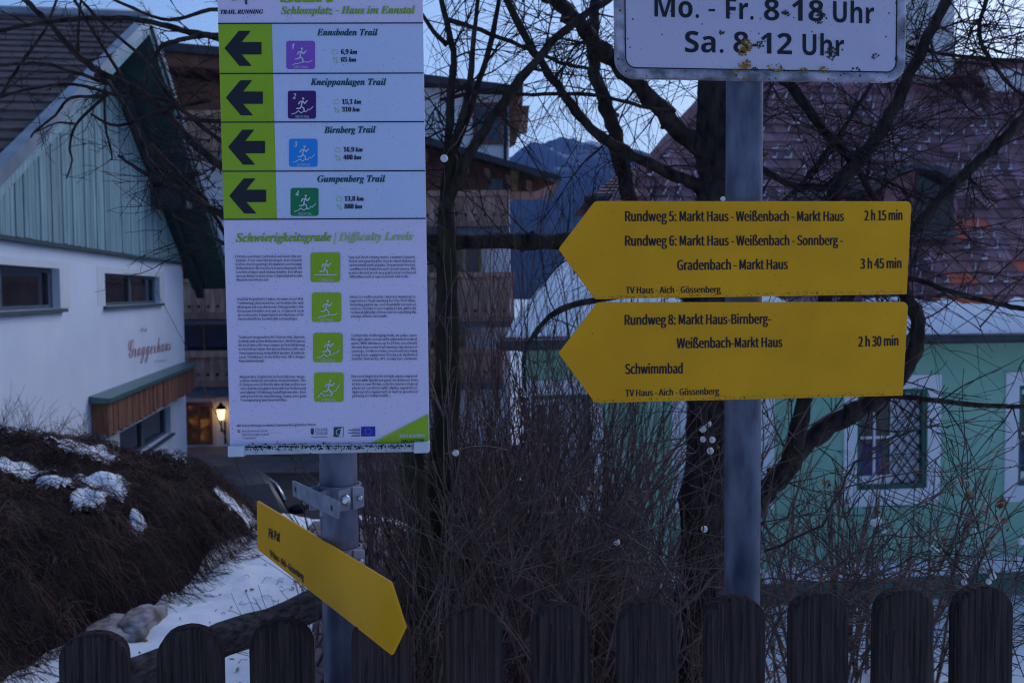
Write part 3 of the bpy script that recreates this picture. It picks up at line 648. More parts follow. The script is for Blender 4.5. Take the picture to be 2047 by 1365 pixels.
# ------------------------------------------------------------------ left post: level arrow sign pointing past the camera, clamps
XL, XR = (513 - 1023.5) / F, (780 - 1023.5) / F
k_ = 1.165 * 1.113
ul = V((XR * 1.0 - XL * 1.39, 1.0 - 1.39, 0)).normalized(); nl = V((ul.y, -ul.x, 0))
Cn = V((LP.x, LP.y, P(685, 1160, 1.40).z)); fr4 = plane_frame(Cn + nl * (LR + .006), ul, nl)
s4 = arrow_sign(fr4, [(513, 1000), (779, 1163), (808, 1254), (781.5, 1309), (515, 1098.5)], [.004, .006, .003, .003, .008],
    'slanting yellow arrow sign pointing right in front of the pickets, reading Pit-Pat', [('Pit-Pat', (538, 1074), (560, 1083), 19), ('TV Haus - Aich - Gössenberg', (539.5, 1110), (607.5, 1160), 12.5)], .016, .004)
def clamp(z, name, label, arm=True):
    o = thing(name, (LP.x, LP.y, z), label, 'pole clamp', 'pole clamps on the left post'); h = .034; R0 = LR + .0012
    mb = MB(); N_ = 32
    ang = [2 * math.pi * k / N_ for k in range(N_)]
    vs = []; 
    for zz in (z - h / 2, z + h / 2):
        for rr in (R0, R0 + .003): vs += [(LP.x + rr * math.cos(t), LP.y + rr * math.sin(t), zz) for t in ang]
    fs = []
    for i in range(N_):
        j = (i + 1) % N_; fs += [(N_ + i, N_ + j, 3 * N_ + j, 3 * N_ + i), (2 * N_ + i, 2 * N_ + j, 3 * N_ + j, 3 * N_ + i), (i, j, N_ + j, N_ + i), (i, j, 2 * N_ + j, 2 * N_ + i)]
    mb.add(vs, fs); mb.build('ring', 'clamp', o)
    # ears with a bolt on the camera side, to the right
    e = V((.62, -.78, 0)).normalized(); s_ = V((.78, .62, 0)); b0 = V((LP.x, LP.y, z)) + e * R0
    cf = plane_frame(b0 + e * .002, s_, e)
    mb = MB()
    for sgn in (-1, 1): mb.prism(cf, round_poly([(sgn * .002, -h / 2), (sgn * .021, -h / 2 + .003), (sgn * .021, h / 2 - .003), (sgn * .002, h / 2)], .001), .001, .004)
    bevel(mb.build('ears', 'clamp', o), .0008)
    mb = MB(); c0 = cf(-.010, 0, .004); mb.tube([cf(-.010, 0, .003), cf(-.010, 0, .0075), cf(-.010, 0, .009)], [.0075, .0075, .005], 14); mb.build('bolt', 'bolt', o)
    mb = MB(); mb.tube([cf(.012, 0, .003), cf(.012, 0, .010)], .004, 6); mb.build('nut', 'bolt', o)
    if arm:
        pf = plane_frame(V((LP.x, LP.y, z)) + nl * (LR + .022), ul, nl)
        crn = [pf.mp(*c) for c in ((584, 960), (677, 1002), (674, 1037), (585, 991))]
        mb = MB(); mb.prism(pf, round_poly(crn[::-1], .0015), -.003, 0); st = bevel(mb.build('strap', 'clamp', o), .0006)
        mb = MB()
        for (x, y) in ((591, 978), (663, 1015)):
            cx, cy = pf.mp(x, y); mb.flat(pf, [(cx + .004 * math.cos(k * .6283), cy + .004 * math.sin(k * .6283)) for k in range(10)], .0004)
        mb.build('hole', 'iron', st)
        a, b = crn[0], crn[1]; mid = (a[0] * .35 + b[0] * .65)
        mb = MB(); zz0 = -h / 2; top = crn[0][1]
        for (aa) in (mid - .012, mid - .058):
            p0_ = pf(aa, 0, -.003); t_ = V((LP.x, LP.y, z)) + (p0_ - V((LP.x, LP.y, p0_.z))).normalized() * (R0 + .001); t_.z = z
            d_ = (t_ - p0_); d_.z = 0
            lo, hi = z - h / 2, z + h / 2
            s2_ = d_.normalized().cross(V((0, 0, 1))) * .0013
            P0 = V((p0_.x, p0_.y, 0)); P1 = P0 + d_
            mb.hexa([P0 - s2_ + V((0, 0, lo)), P0 + s2_ + V((0, 0, lo)), P1 + s2_ + V((0, 0, lo)), P1 - s2_ + V((0, 0, lo)), P0 - s2_ + V((0, 0, hi)), P0 + s2_ + V((0, 0, hi)), P1 + s2_ + V((0, 0, hi)), P1 - s2_ + V((0, 0, hi))])
        mb.build('web', 'clamp', o)
    return o
clamp(P(680, 998, 1.41).z, 'pole_clamp', 'galvanised clamp with empty flat strap and bolt above the slanting arrow sign')
clamp(P(690, 1125, 1.41).z, 'pole_clamp', 'galvanised clamp half hidden behind the slanting arrow sign', False)
#@@HOUSES
# ------------------------------------------------------------------ log railing, boulders
def smooth_path(pts, k=5):
    pts = [V(p) for p in pts]; out = []
    for i in range(len(pts) - 1):
        p0 = pts[max(i - 1, 0)]; p1 = pts[i]; p2 = pts[i + 1]; p3 = pts[min(i + 2, len(pts) - 1)]
        for j in range(k):
            t = j / k; out.append(.5 * ((2 * p1) + (p2 - p0) * t + (2 * p0 - 5 * p1 + 4 * p2 - p3) * t * t + (3 * p1 - p0 - 3 * p2 + p3) * t ** 3))
    out.append(pts[-1]); return out
lr = thing('log_railing', (-1.0, 2.7, 0), 'dark round log railing sloping behind the left pickets', 'railing')
A_, B_ = P(90, 1420, 2.3), P(760, 1158, 3.5)
mb = MB(); pts = [A_ + (B_ - A_) * (k / 14) + V((0, 0, .006 * math.sin(k * 1.3))) for k in range(15)]
mb.tube(pts, [.05 + .0015 * math.sin(k * 2.1) for k in range(15)], 18); mb.build('log', 'log', lr)
for t in (.08, .93):
    p = A_ + (B_ - A_) * t; mb = MB(); mb.tube([(p.x, p.y, land(p.x, p.y) - .1), (p.x, p.y, p.z)], .045, 14); mb.build('post', 'log', lr)
def boulder(name, c, sx, sy, sz, seed, label, cat='boulder', mat='stone'):
    o = thing(name, c, label, cat); mb = MB(); mb.smooth = True; n, m_ = 40, 26; vs = []
    for i in range(m_ + 1):
        for j in range(n):
            th = math.pi * i / m_; ph = 2 * math.pi * j / n; d = V((math.sin(th) * math.cos(ph), math.sin(th) * math.sin(ph), math.cos(th)))
            r = 1 + .28 * mnoise.noise(d * 1.3 + V((seed, 0, 0))) + .16 * mnoise.noise(d * 3 + V((seed, 0, 0))) + .05 * mnoise.noise(d * 8 + V((seed, 0, 0)))
            dd = V([math.copysign(abs(x) ** .72, x) for x in d]) * r * .86; vs.append(V(c) + V((dd.x * sx, dd.y * sy, dd.z * sz)))
    mb.add(vs, [(i * n + j, (i + 1) * n + j, (i + 1) * n + (j + 1) % n, i * n + (j + 1) % n) for i in range(m_) for j in range(n)])
    mb.build('stone', mat, o); return o
p = P(222, 1275, 4.9); boulder('boulder', (p.x, p.y, land(p.x, p.y) + .015), .15, .22, .075, 2, 'grey bluish boulder in the snow at the foot of the dark bush')
p = P(282, 1262, 5.0); boulder('boulder', (p.x, p.y, land(p.x, p.y) + .02), .10, .22, .075, 5, 'tan boulder wedged against the grey boulder in the snow')

# ------------------------------------------------------------------ left house: the gable wall runs away from us
EV = lambda h: h + EYE
hd_ = V((-.137, 1, 0)).normalized(); hn = V((hd_.y, -hd_.x, 0)); H0 = V((-5.40, 0, 0))
SL = math.sqrt(1 + .137 ** 2)
def hf(Y, z, o=0): return H0 + hd_ * (Y * SL) + hn * o + V((0, 0, EYE + z))     # Y along the wall, z relative to the eye, o outwards
def hbox(mb, Y0, Y1, z0, z1, o0, o1):
    mb.hexa([hf(Y0, z0, o0), hf(Y0, z0, o1), hf(Y1, z0, o1), hf(Y1, z0, o0), hf(Y0, z1, o0), hf(Y0, z1, o1), hf(Y1, z1, o1), hf(Y1, z1, o0)])
YC, YA, ZA, ZE = 28.0, 19.6, 5.05, .96; YN = 2 * YA - YC
def rake(Y): return ZA - (ZA - ZE) * abs(Y - YA) / (YC - YA)
LH = thing('gable_house', (-8, 20, -2.5), 'white gabled house clad in pale green boards with larch canopy', 'house')
def hprism(mb, prof, o0, o1):   # polygon in (Y,z), between two outward offsets
    n = len(prof); vs = [hf(y, z, o1) for y, z in prof] + [hf(y, z, o0) for y, z in prof]
    mb.add(vs, [tuple(range(n)), tuple(range(2 * n - 1, n - 1, -1))] + [(i, n + i, n + (i + 1) % n, (i + 1) % n) for i in range(n)])
wins = [(12.2, 17.05, -.24, .44, 'dark strip window nearest, with wide pane'), (19.9, 24.95, -.24, .42, 'dark strip window with two equal panes'), (20.7, 25.85, -3.64, -2.90, 'dark strip window under the larch canopy')]
mb = MB()   # wall with real openings: strips between and around windows
ys_ = sorted({YN, YC} | {w[0] for w in wins} | {w[1] for w in wins}); zs_ = sorted({-6.6, ZE} | {w[2] for w in wins} | {w[3] for w in wins})
for y0, y1 in zip(ys_[:-1], ys_[1:]):
    for z0, z1 in zip(zs_[:-1], zs_[1:]):
        if any(w[0] <= y0 and y1 <= w[1] and w[2] <= z0 and z1 <= w[3] for w in wins): continue
        mb.add([hf(y0, z0), hf(y1, z0), hf(y1, z1), hf(y0, z1)], [(0, 1, 2, 3)])
mb.add([hf(YN, -6.6, -.3), hf(YC, -6.6, -.3), hf(YC, -6.6, -12), hf(YN, -6.6, -12), hf(YN, ZE, -.3), hf(YC, ZE, -.3), hf(YC, ZE, -12), hf(YN, ZE, -12)], [(0, 1, 5, 4), (1, 2, 6, 5), (2, 3, 7, 6), (3, 0, 4, 7)])
mb.add([hf(YC, -6.6, 0), hf(YC, -6.6, -.3), hf(YC, ZE, -.3), hf(YC, ZE, 0)], [(0, 1, 2, 3)]); mb.add([hf(YN, -6.6, 0), hf(YN, -6.6, -.3), hf(YN, ZE, -.3), hf(YN, ZE, 0)], [(3, 2, 1, 0)])
for w in wins:
    y0, y1, z0, z1 = w[:4]
    for (a, b) in (((y0, z0), (y1, z0)), ((y1, z0), (y1, z1)), ((y1, z1), (y0, z1)), ((y0, z1), (y0, z0))): mb.add([hf(*a), hf(*b), hf(*b, -.22), hf(*a, -.22)], [(0, 1, 2, 3)])
mb.build('wall', 'render', LH)
for (y0, y1, z0, z1, lb) in wins:
    fmb = MB(); t = .07
    for a in ((y0, y0 + t * 3, z0, z1), (y1 - t * 3, y1, z0, z1), (y0 + t * 3, y1 - t * 3, z0, z0 + t), (y0 + t * 3, y1 - t * 3, z1 - t, z1), ((y0 + y1) / 2 - .12, (y0 + y1) / 2 + .12, z0 + t, z1 - t)): hbox(fmb, a[0], a[1], a[2], a[3], -.2, -.12)
    wf = fmb.build('window', 'frame_grey', LH); wf['label'] = lb
    g = MB(); hbox(g, y0, y1, z0, z1, -.24, -.17); g.build('pane', 'pane', wf)
    s = MB(); hbox(s, y0 - .15, y1 + .15, z0 - .06, z0 - .002, -.1, .09); s.build('sill', 'frame_grey', wf)
    tr = MB()
    for a in ((y0 - .55, y0, z0, z1 + .12), (y1, y1 + .55, z0, z1 + .12), (y0, y1, z1, z1 + .12)): hbox(tr, *a, .001, .006)
    tr.build('surround', 'trim_white', wf)
mb = MB(); random.seed(11); y = YN     # vertical boarding of the gable
while y < YC - .02:
    w = random.uniform(.17, .21); y1 = min(y + w, YC); g = random.uniform(.82, 1.12); mb.tint = (g, g * random.uniform(.97, 1.03), g)
    o1 = .06 + random.choice((0, .014)); lo = ZE + .0 + random.uniform(-.015, .015)
    mb.hexa([hf(y, lo - .10, .012), hf(y, lo - .10, o1), hf(y1 - .018, lo - .10, o1), hf(y1 - .018, lo - .10, .012), hf(y, max(rake(y), lo) - .05, .012), hf(y, max(rake(y), lo) - .05, o1), hf(y1 - .018, max(rake(y1), lo) - .05, o1), hf(y1 - .018, max(rake(y1), lo) - .05, .012)]); y = y1
mb.build('boarding', 'boards', LH)
mb = MB(); hprism(mb, [(YN, ZE - .1), (YC, ZE - .1), (YC, ZE), (YA, ZA - .06), (YN, ZE)], -.2, .011); hbox(mb, YN, YC + .01, ZE - .17, ZE - .102, .005, .10); mb.build('backing_and_drip_edge', 'dark_green', LH)
OV = 1.05; EXT = 1.7
sl_ = (ZA - ZE) / (YC - YA)
def roofpt(Y): return ZA - sl_ * abs(Y - YA)
for sgn in (-1, 1):
    mb = MB(); random.seed(4)
    ye = YA + sgn * (YC - YA + EXT); nrow = 26      # shingles in stepped courses
    for k in range(nrow):
        a = YA + (ye - YA) * k / nrow; b = YA + (ye - YA) * (k + 1) / nrow; za, zb = roofpt(a) + .30, roofpt(b) + .30; dz = .035
        o_ = -12
        while o_ < OV - .01:
            o2 = min(o_ + random.uniform(.5, .9), OV - .001); g = random.uniform(.75, 1.2); mb.tint = (g, g * .98, g)
            mb.add([hf(a, za, o_), hf(a, za, o2), hf(b, zb + dz, o2), hf(b, zb + dz, o_), hf(b, zb, o_), hf(b, zb, o2)], [(0, 1, 2, 3), (3, 2, 5, 4)]); o_ = o2
    mb.build('roof', 'shingle', LH)
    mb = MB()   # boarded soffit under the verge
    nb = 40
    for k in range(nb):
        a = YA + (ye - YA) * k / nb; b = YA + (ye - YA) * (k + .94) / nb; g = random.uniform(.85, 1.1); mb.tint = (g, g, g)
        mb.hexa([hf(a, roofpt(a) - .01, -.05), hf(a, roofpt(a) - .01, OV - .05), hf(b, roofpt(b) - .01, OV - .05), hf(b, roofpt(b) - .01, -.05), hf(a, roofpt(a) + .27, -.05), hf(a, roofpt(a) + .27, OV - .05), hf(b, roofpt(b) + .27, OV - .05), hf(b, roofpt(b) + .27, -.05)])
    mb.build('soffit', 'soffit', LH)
    mb = MB(); mb.hexa([hf(YA, ZA + .02, OV - .04), hf(YA, ZA + .02, OV), hf(ye, roofpt(ye) + .02, OV), hf(ye, roofpt(ye) + .02, OV - .04), hf(YA, ZA + .20, OV - .04), hf(YA, ZA + .20, OV), hf(ye, roofpt(ye) + .20, OV), hf(ye, roofpt(ye) + .20, OV - .04)])
    mb.build('bargeboard', 'boards' if sgn < 0 else 'cap_green', LH)
    mb = MB(); mb.hexa([hf(YA, ZA + .20, OV - .12), hf(YA, ZA + .20, OV + .05), hf(ye, roofpt(ye) + .20, OV + .05), hf(ye, roofpt(ye) + .20, OV - .12), hf(YA, ZA + .40, OV - .12), hf(YA, ZA + .40, OV + .05), hf(ye, roofpt(ye) + .40, OV + .05), hf(ye, roofpt(ye) + .40, OV - .12)])
    mb.build('verge_flashing', 'flash', LH)
    mb = MB(); mb.hexa([hf(YA, ZA - .28, .08), hf(YA, ZA - .28, .28), hf(ye, roofpt(ye) - .28, .28), hf(ye, roofpt(ye) - .28, .08), hf(YA, ZA - .015, .08), hf(YA, ZA - .015, .28), hf(ye, roofpt(ye) - .015, .28), hf(ye, roofpt(ye) - .015, .08)])
    mb.build('rake_beam', 'dark_green', LH)
    if sgn < 0: continue
    mb = MB(); yb = YA + sgn * 4.6; hbox(mb, yb - .35, yb + .35, roofpt(yb) - .75, roofpt(yb) - .29, .085, OV - .15); mb.build('purlin_end', 'dark_green', LH)
mb = MB(); mb.tube([hf(YA, ZA + .36, -12), hf(YA, ZA + .36, OV + .05)], .12, 10); mb.build('ridge_cap', 'flash', LH)
# larch-boarded canopy over the lower window
random.seed(9)
cb = MB(); y = 18.7; CT, CB = -2.05, -2.66
while y < 27.6:
    w = random.uniform(.16, .22); g = random.uniform(.7, 1.2); cb.tint = (g, g * random.uniform(.9, 1.05), g); dr = random.uniform(0, .06)
    hbox(cb, y, min(y + w - .012, 27.6), CB - dr, CT, .26, .30 + random.choice((0, .012))); y += w
for Yv in (18.7, 27.56): hbox(cb, Yv, Yv + .04, CB, CT, .002, .259)
cn = cb.build('canopy', 'larch', LH)
mb = MB(); mb.hexa([hf(18.55, CT + .002, 0), hf(18.55, CT + .002, .38), hf(27.75, CT + .002, .38), hf(27.75, CT + .002, 0), hf(18.55, CT + .14, 0), hf(18.55, CT + .09, .38), hf(27.75, CT + .09, .38), hf(27.75, CT + .14, 0)]); mb.build('canopy_cap', 'cap_green', cn)
# painted house name
hfr = plane_frame(hf(24, -1.4, .002), hd_, hn)
mb = MB(); text(mb, hfr, 'Groggerhaus', 'script', (256, 716), (341, 700), 36, .006, 0, .002); mb.build('painted_name', 'red_script', LH)
mb = MB(); mp_ = hfr.mp
for x, y in ((281, 659), (284, 657), (288, 659), (291, 658)): mb.stroke(hfr, [mp_(x, y + 4), mp_(x + 1.5, y - 2), mp_(x + 2.5, y + 4)], .03, .002)
for x in range(308, 332, 3): mb.stroke(hfr, [mp_(x, 724 - (x - 308) * .08), mp_(x + 1.6, 721 - (x - 308) * .08)], .03, .002)
mb.build('faded_lines', 'grey_script', LH)

# ------------------------------------------------------------------ hotel with wooden balconies, down the street
HO = thing('hotel', (-6, 35, -3), 'white hotel with brown wooden balconies and projecting timber eaves', 'hotel'); HY = 35.0
def bxp(mb, x0, y0, x1, y1, Y0, Y1):
    a = P(x0, y0, Y0); b = P(x1, y1, Y0); mb.box(a.x, b.x, Y0, Y1, b.z, a.z)
mb = MB(); bxp(mb, 240, 110, 640, 930, HY, HY + 9); bxp(mb, 640, 178, 1022, 930, HY + .01, HY + 8); mb.build('wall', 'hotel_wall', HO)
mb = MB(); bxp(mb, 240, 907, 1022, 925, HY - .06, HY - .01); mb.build('plinth', 'plinth', HO)
random.seed(21)
def planks(mb, x0, y0, x1, y1, Y0, Y1, w):
    a = P(x0, y0, Y0); b = P(x1, y1, Y0); x = a.x
    while x < b.x:
        g = random.uniform(.7, 1.2); mb.tint = (g, g * random.uniform(.93, 1.03), g); mb.box(x, min(x + w - .012, b.x), Y0, Y1, b.z, a.z); x += w
    mb.tint = (1, 1, 1)
def balcony(x0, x1, yt, yb, slab):
    m = MB(); planks(m, x0, yt + 8, x1, yb, HY - 1.3, HY - 1.26, .16); m.tint = (1.1, 1.05, 1)
    bxp(m, x0 - 4, yt, x1 + 4, yt + 8, HY - 1.42, HY - 1.22); m.tint = (.7, .65, .65); bxp(m, x0, yb - 6, x1, yb + 2, HY - 1.36, HY - 1.302)
    m.tint = (.95, .8, .75); bxp(m, x1 - 2, yt + 8, x1 + 2, yb, HY - 1.25, HY - .01)
    bo = m.build('balcony', 'balcony', HO)
    c = MB()
    a = P(x0, yb - 18, HY - 1.31); b = P(x1, yb - 18, HY - 1.31); x = a.x + .1
    while x < b.x - .1:
        c.add([(x + .05 * math.cos(k * math.pi / 3), HY - 1.308, a.z + .06 * math.sin(k * math.pi / 3)) for k in range(6)], [tuple(range(6))]); x += .32
    c.build('cutouts', 'iron', bo)
    if slab:
        s = MB(); bxp(s, x0 - 2, yb + 2, x1 + 2, yb + slab, HY - 1.24, HY - .01); s.build('balcony_slab', 'plinth', HO)
balcony(240, 640, 222, 302, 0); balcony(240, 850, 553, 632, 12); balcony(240, 850, 703, 768, 22)
balcony(640, 1016, 383, 450, 22); balcony(850, 1026, 545, 640, 14); balcony(850, 1004, 698, 762, 16)
def hwin(x0, y0, x1, y1, mat, fm, bars, lab=None, surround=None):
    f = MB(); d = 5
    for a in ((x0, y0, x1, y0 + d), (x0, y1 - d, x1, y1), (x0, y0 + d, x0 + d, y1 - d), (x1 - d, y0 + d, x1, y1 - d)): bxp(f, *a, HY - .12, HY - .03)
    for bxx in bars: bxp(f, bxx - 2.5, y0 + d, bxx + 2.5, y1 - d, HY - .11, HY - .03)
    w = f.build('window', fm, HO)
    g = MB(); bxp(g, x0 + 1, y0 + 1, x1 - 1, y1 - 1, HY - .06, HY - .025); g.build('pane', mat, w)
    if surround:
        s = MB()
        for a in ((x0 - 9, y0 - 9, x1 + 9, y0), (x0 - 9, y1, x1 + 9, y1 + 7), (x0 - 9, y0, x0, y1), (x1, y0, x1 + 9, y1)): bxp(s, *a, HY - .05, HY - .022)
        s.build('surround', surround, w)
    if lab: w['label'] = lab
    return w
hwin(372, 806, 424, 888, 'lit', 'brown_wood', [398], 'warmly lit ground floor window', 'trim_white')
hwin(330, 645, 470, 706, 'pane_blue', 'ochre', [408], 'dark window with ochre posts'); hwin(500, 645, 560, 706, 'pane_blue', 'ochre', [])
hwin(945, 205, 1004, 288, 'pane_blue', 'brown_wood', [972], 'brown framed casement below the upper eave')
hwin(855, 488, 925, 560, 'pane_blue', 'ochre', [885]); hwin(930, 488, 962, 560, 'pane_blue', 'ochre', [])
hwin(860, 642, 930, 698, 'pane_blue', 'ochre', [895]); hwin(690, 790, 760, 890, 'pane', 'brown_wood', [725])
def pr(mb, pts, Y0, Y1):   # photo outline with its own depth
    n = len(pts); fpts = [P(x, y, Y0) for x, y in pts]; vs = fpts + [V((p.x, Y1, p.z)) for p in fpts]
    mb.add(vs, [tuple(range(n))[::-1], tuple(range(n, 2 * n))] + [(i, (i + 1) % n, n + (i + 1) % n, n + i) for i in range(n)])
mb = MB(); pr(mb, [(225, 74), (640, 112), (640, 128), (225, 92)], HY - 2.6, HY + 10); pr(mb, [(640, 124), (1046, 172), (1046, 186), (640, 140)], HY - .8, HY + 9); mb.build('roof', 'hotel_roof', HO)
mb = MB(); pr(mb, [(225, 93), (640, 129), (640, 150), (225, 125)], HY - 2.3, HY + 1)
for k in range(9): x = 270 + k * 42; pr(mb, [(x, 108 + k * 4), (x + 14, 110 + k * 4), (x + 14, 136 + k * 4), (x, 126 + k * 4)], HY - 2.1, HY - .1)
pr(mb, [(300, 140), (440, 170), (440, 222), (300, 222)], HY - .9, HY - .4)
mb.build('timber_eaves', 'brown_wood', HO); mb = MB()
pr(mb, [(1018, 188), (1046, 186), (1030, 215), (1052, 216), (1030, 285), (1018, 292)], HY - .3, HY + .3); pr(mb, [(1030, 212), (1058, 211), (1058, 217), (1030, 219)], HY - .5, HY + 5)
mb.build('eave_bracket', 'brown_wood', HO)
mb = MB(); pr(mb, [(780, 262), (860, 275), (1122, 352), (1122, 362), (860, 290), (780, 275)], HY - 2.0, HY + 6); mb.build('lean_to_roof', 'hotel_roof', HO)
mb = MB(); pr(mb, [(780, 276), (860, 291), (1120, 363), (1070, 383), (780, 383)], HY - 1.0, HY + 2)
for k in range(7): x = 800 + k * 42; y = 288 + k * 12; pr(mb, [(x, y), (x + 12, y + 3), (x + 12, y + 24), (x, y + 14)], HY - 1.8, HY - 1.0)
mb.build('lean_to_timber', 'brown_wood', HO)
mb = MB(); pr(mb, [(1020, 335), (1038, 340), (1034, 380), (1024, 378)], HY - 1.3, HY - 1.02); mb.build('eave_post', 'ochre', HO)
mb = MB(); bxp(mb, 976, 358, 1006, 388, HY - 1.1, HY - 1.01); mb.build('gable_window', 'pane_blue', HO)
mb = MB(); mb.tube([P(1010, 190, HY - .1), P(1010, 330, HY - .1)], .06, 8); mb.build('downpipe', 'gutter', HO)
# lit wall lantern
lp = P(442, 828, HY - .45); LA = thing('wall_lantern', lp, 'lit black iron lantern glowing on the white hotel wall', 'wall lamp')
mb = MB(); mb.tube([(lp.x, lp.y, lp.z - .62), (lp.x, lp.y, lp.z - .17)], [.03, .025], 8); mb.tube([(lp.x, lp.y, lp.z - .45), (lp.x - .02, HY - .01, lp.z - .75)], .025, 8); mb.tube([(lp.x, HY - .03, lp.z - 1.1), (lp.x, HY - .03, lp.z - .3)], .035, 8); mb.build('bracket', 'iron', LA)
mb = MB(); mb.tube([(lp.x, lp.y, lp.z - .19), (lp.x, lp.y, lp.z - .15), (lp.x, lp.y, lp.z + .18)], [.06, .11, .16], 6); mb.build('glass', 'bulb', LA)
mb = MB(); mb.tube([(lp.x, lp.y, lp.z + .185), (lp.x, lp.y, lp.z + .22), (lp.x, lp.y, lp.z + .36), (lp.x, lp.y, lp.z + .42)], [.21, .19, .06, .02], 6); mb.build('cap', 'iron', LA)
ll = bpy.data.lights.new('lantern_light', 'POINT'); ll.energy = 1.4; ll.color = (1, .6, .25); ll.shadow_soft_size = .12
lo_ = bpy.data.objects.new('lantern_light', ll); C.objects.link(lo_); lo_.location = (lp.x, lp.y - .25, lp.z)
p = P(561, 934, 33); mb = MB(); mb.tube([(p.x, p.y, p.z - .3), (p.x, p.y, p.z), (p.x, p.y, p.z + .35), (p.x, p.y, p.z + .5), (p.x, p.y, p.z + .54)], [.3, .3, .24, .27, .22], 14)
wo = thing('wooden_trough', p, 'squat brown wooden trough on the pavement below the trail board', 'planter'); mb.build('tub', 'brown_wood', wo)
mb = MB(); mb.tube([(p.x, p.y, p.z + .535), (p.x, p.y, p.z + .58)], [.2, .12], 12); mb.build('soil_fill', 'soil', wo)

# ------------------------------------------------------------------ green house on the right
GA = R(8); gu = V((math.cos(GA), math.sin(GA), 0)); gb = V((-math.sin(GA), math.cos(GA), 0))
g0 = P(1050, 700, 11.6); GO = V((g0.x, 11.6, 0)); gfr = plane_frame(GO, gu, -gb)       # a along the wall, b = world z, c towards us
qg = gfr.mp
GH = thing('green_house', (3.5, 12, -2), 'mint green farmhouse with snowy red tiled roof and white window surrounds', 'house')
aR = 11.0; ZB, ZV = -2.25, qg(1950, 668)[1]
gw = []
for (x0, y0, x1, y1) in ((1010, 762, 1205, 1022), (1343, 760, 1546, 1016), (1687, 752, 1877, 1005), (2010, 744, 2200, 995)):
    a0, b1 = qg(x0, y0); a1, b0 = qg(x1, y1); gw.append((a0, a1, b0, b1))
def opening(w): a0, a1, b0, b1 = w; W_ = a1 - a0; return (a0 + W_ * .135, a1 - W_ * .135, b0 + .20, b1 - .17)
ops = [opening(w) for w in gw]
ops[0] = (max(ops[0][0], .06), ops[0][1], ops[0][2], ops[0][3])
pb = qg(1620, 1131)[1]; pb2 = qg(1620, 1160)[1]
mb = MB(); as_ = sorted({0, aR} | {o[0] for o in ops} | {o[1] for o in ops}); bs_ = sorted({pb, ZV} | {o[2] for o in ops} | {o[3] for o in ops})
for a0, a1 in zip(as_[:-1], as_[1:]):
    for b0, b1 in zip(bs_[:-1], bs_[1:]):
        if any(o[0] <= a0 and a1 <= o[1] and o[2] <= b0 and b1 <= o[3] for o in ops): continue
        mb.add([gfr(a0, b0), gfr(a1, b0), gfr(a1, b1), gfr(a0, b1)], [(0, 1, 2, 3)])
for o in ops:
    a0, a1, b0, b1 = o
    for (p_, q_) in (((a0, b0), (a1, b0)), ((a1, b0), (a1, b1)), ((a1, b1), (a0, b1)), ((a0, b1), (a0, b0))): mb.add([gfr(*p_), gfr(*q_), gfr(*q_, -.2), gfr(*p_, -.2)], [(0, 1, 2, 3)])
DEP = 9.0
mb.add([gfr(0, pb), gfr(3.4, pb, -DEP), gfr(3.4, ZV, -DEP), gfr(0, ZV)], [(0, 1, 2, 3)]); mb.add([gfr(aR, pb), gfr(aR, pb, -DEP), gfr(aR, ZV, -DEP), gfr(aR, ZV)], [(3, 2, 1, 0)]); mb.add([gfr(3.4, pb, -DEP), gfr(aR, pb, -DEP), gfr(aR, ZV, -DEP), gfr(3.4, ZV, -DEP)], [(3, 2, 1, 0)])
mb.build('wall', 'mint', GH)
mb = MB(); mb.fbox(gfr, -.03, aR + .03, pb2, pb, -.4, .05); mb.build('base_band', 'trim_white', GH)
mb = MB(); mb.fbox(gfr, -.02, aR + .02, ZB, pb2 - .002, -.4, .03); mb.build('plinth', 'mint_dark', GH)
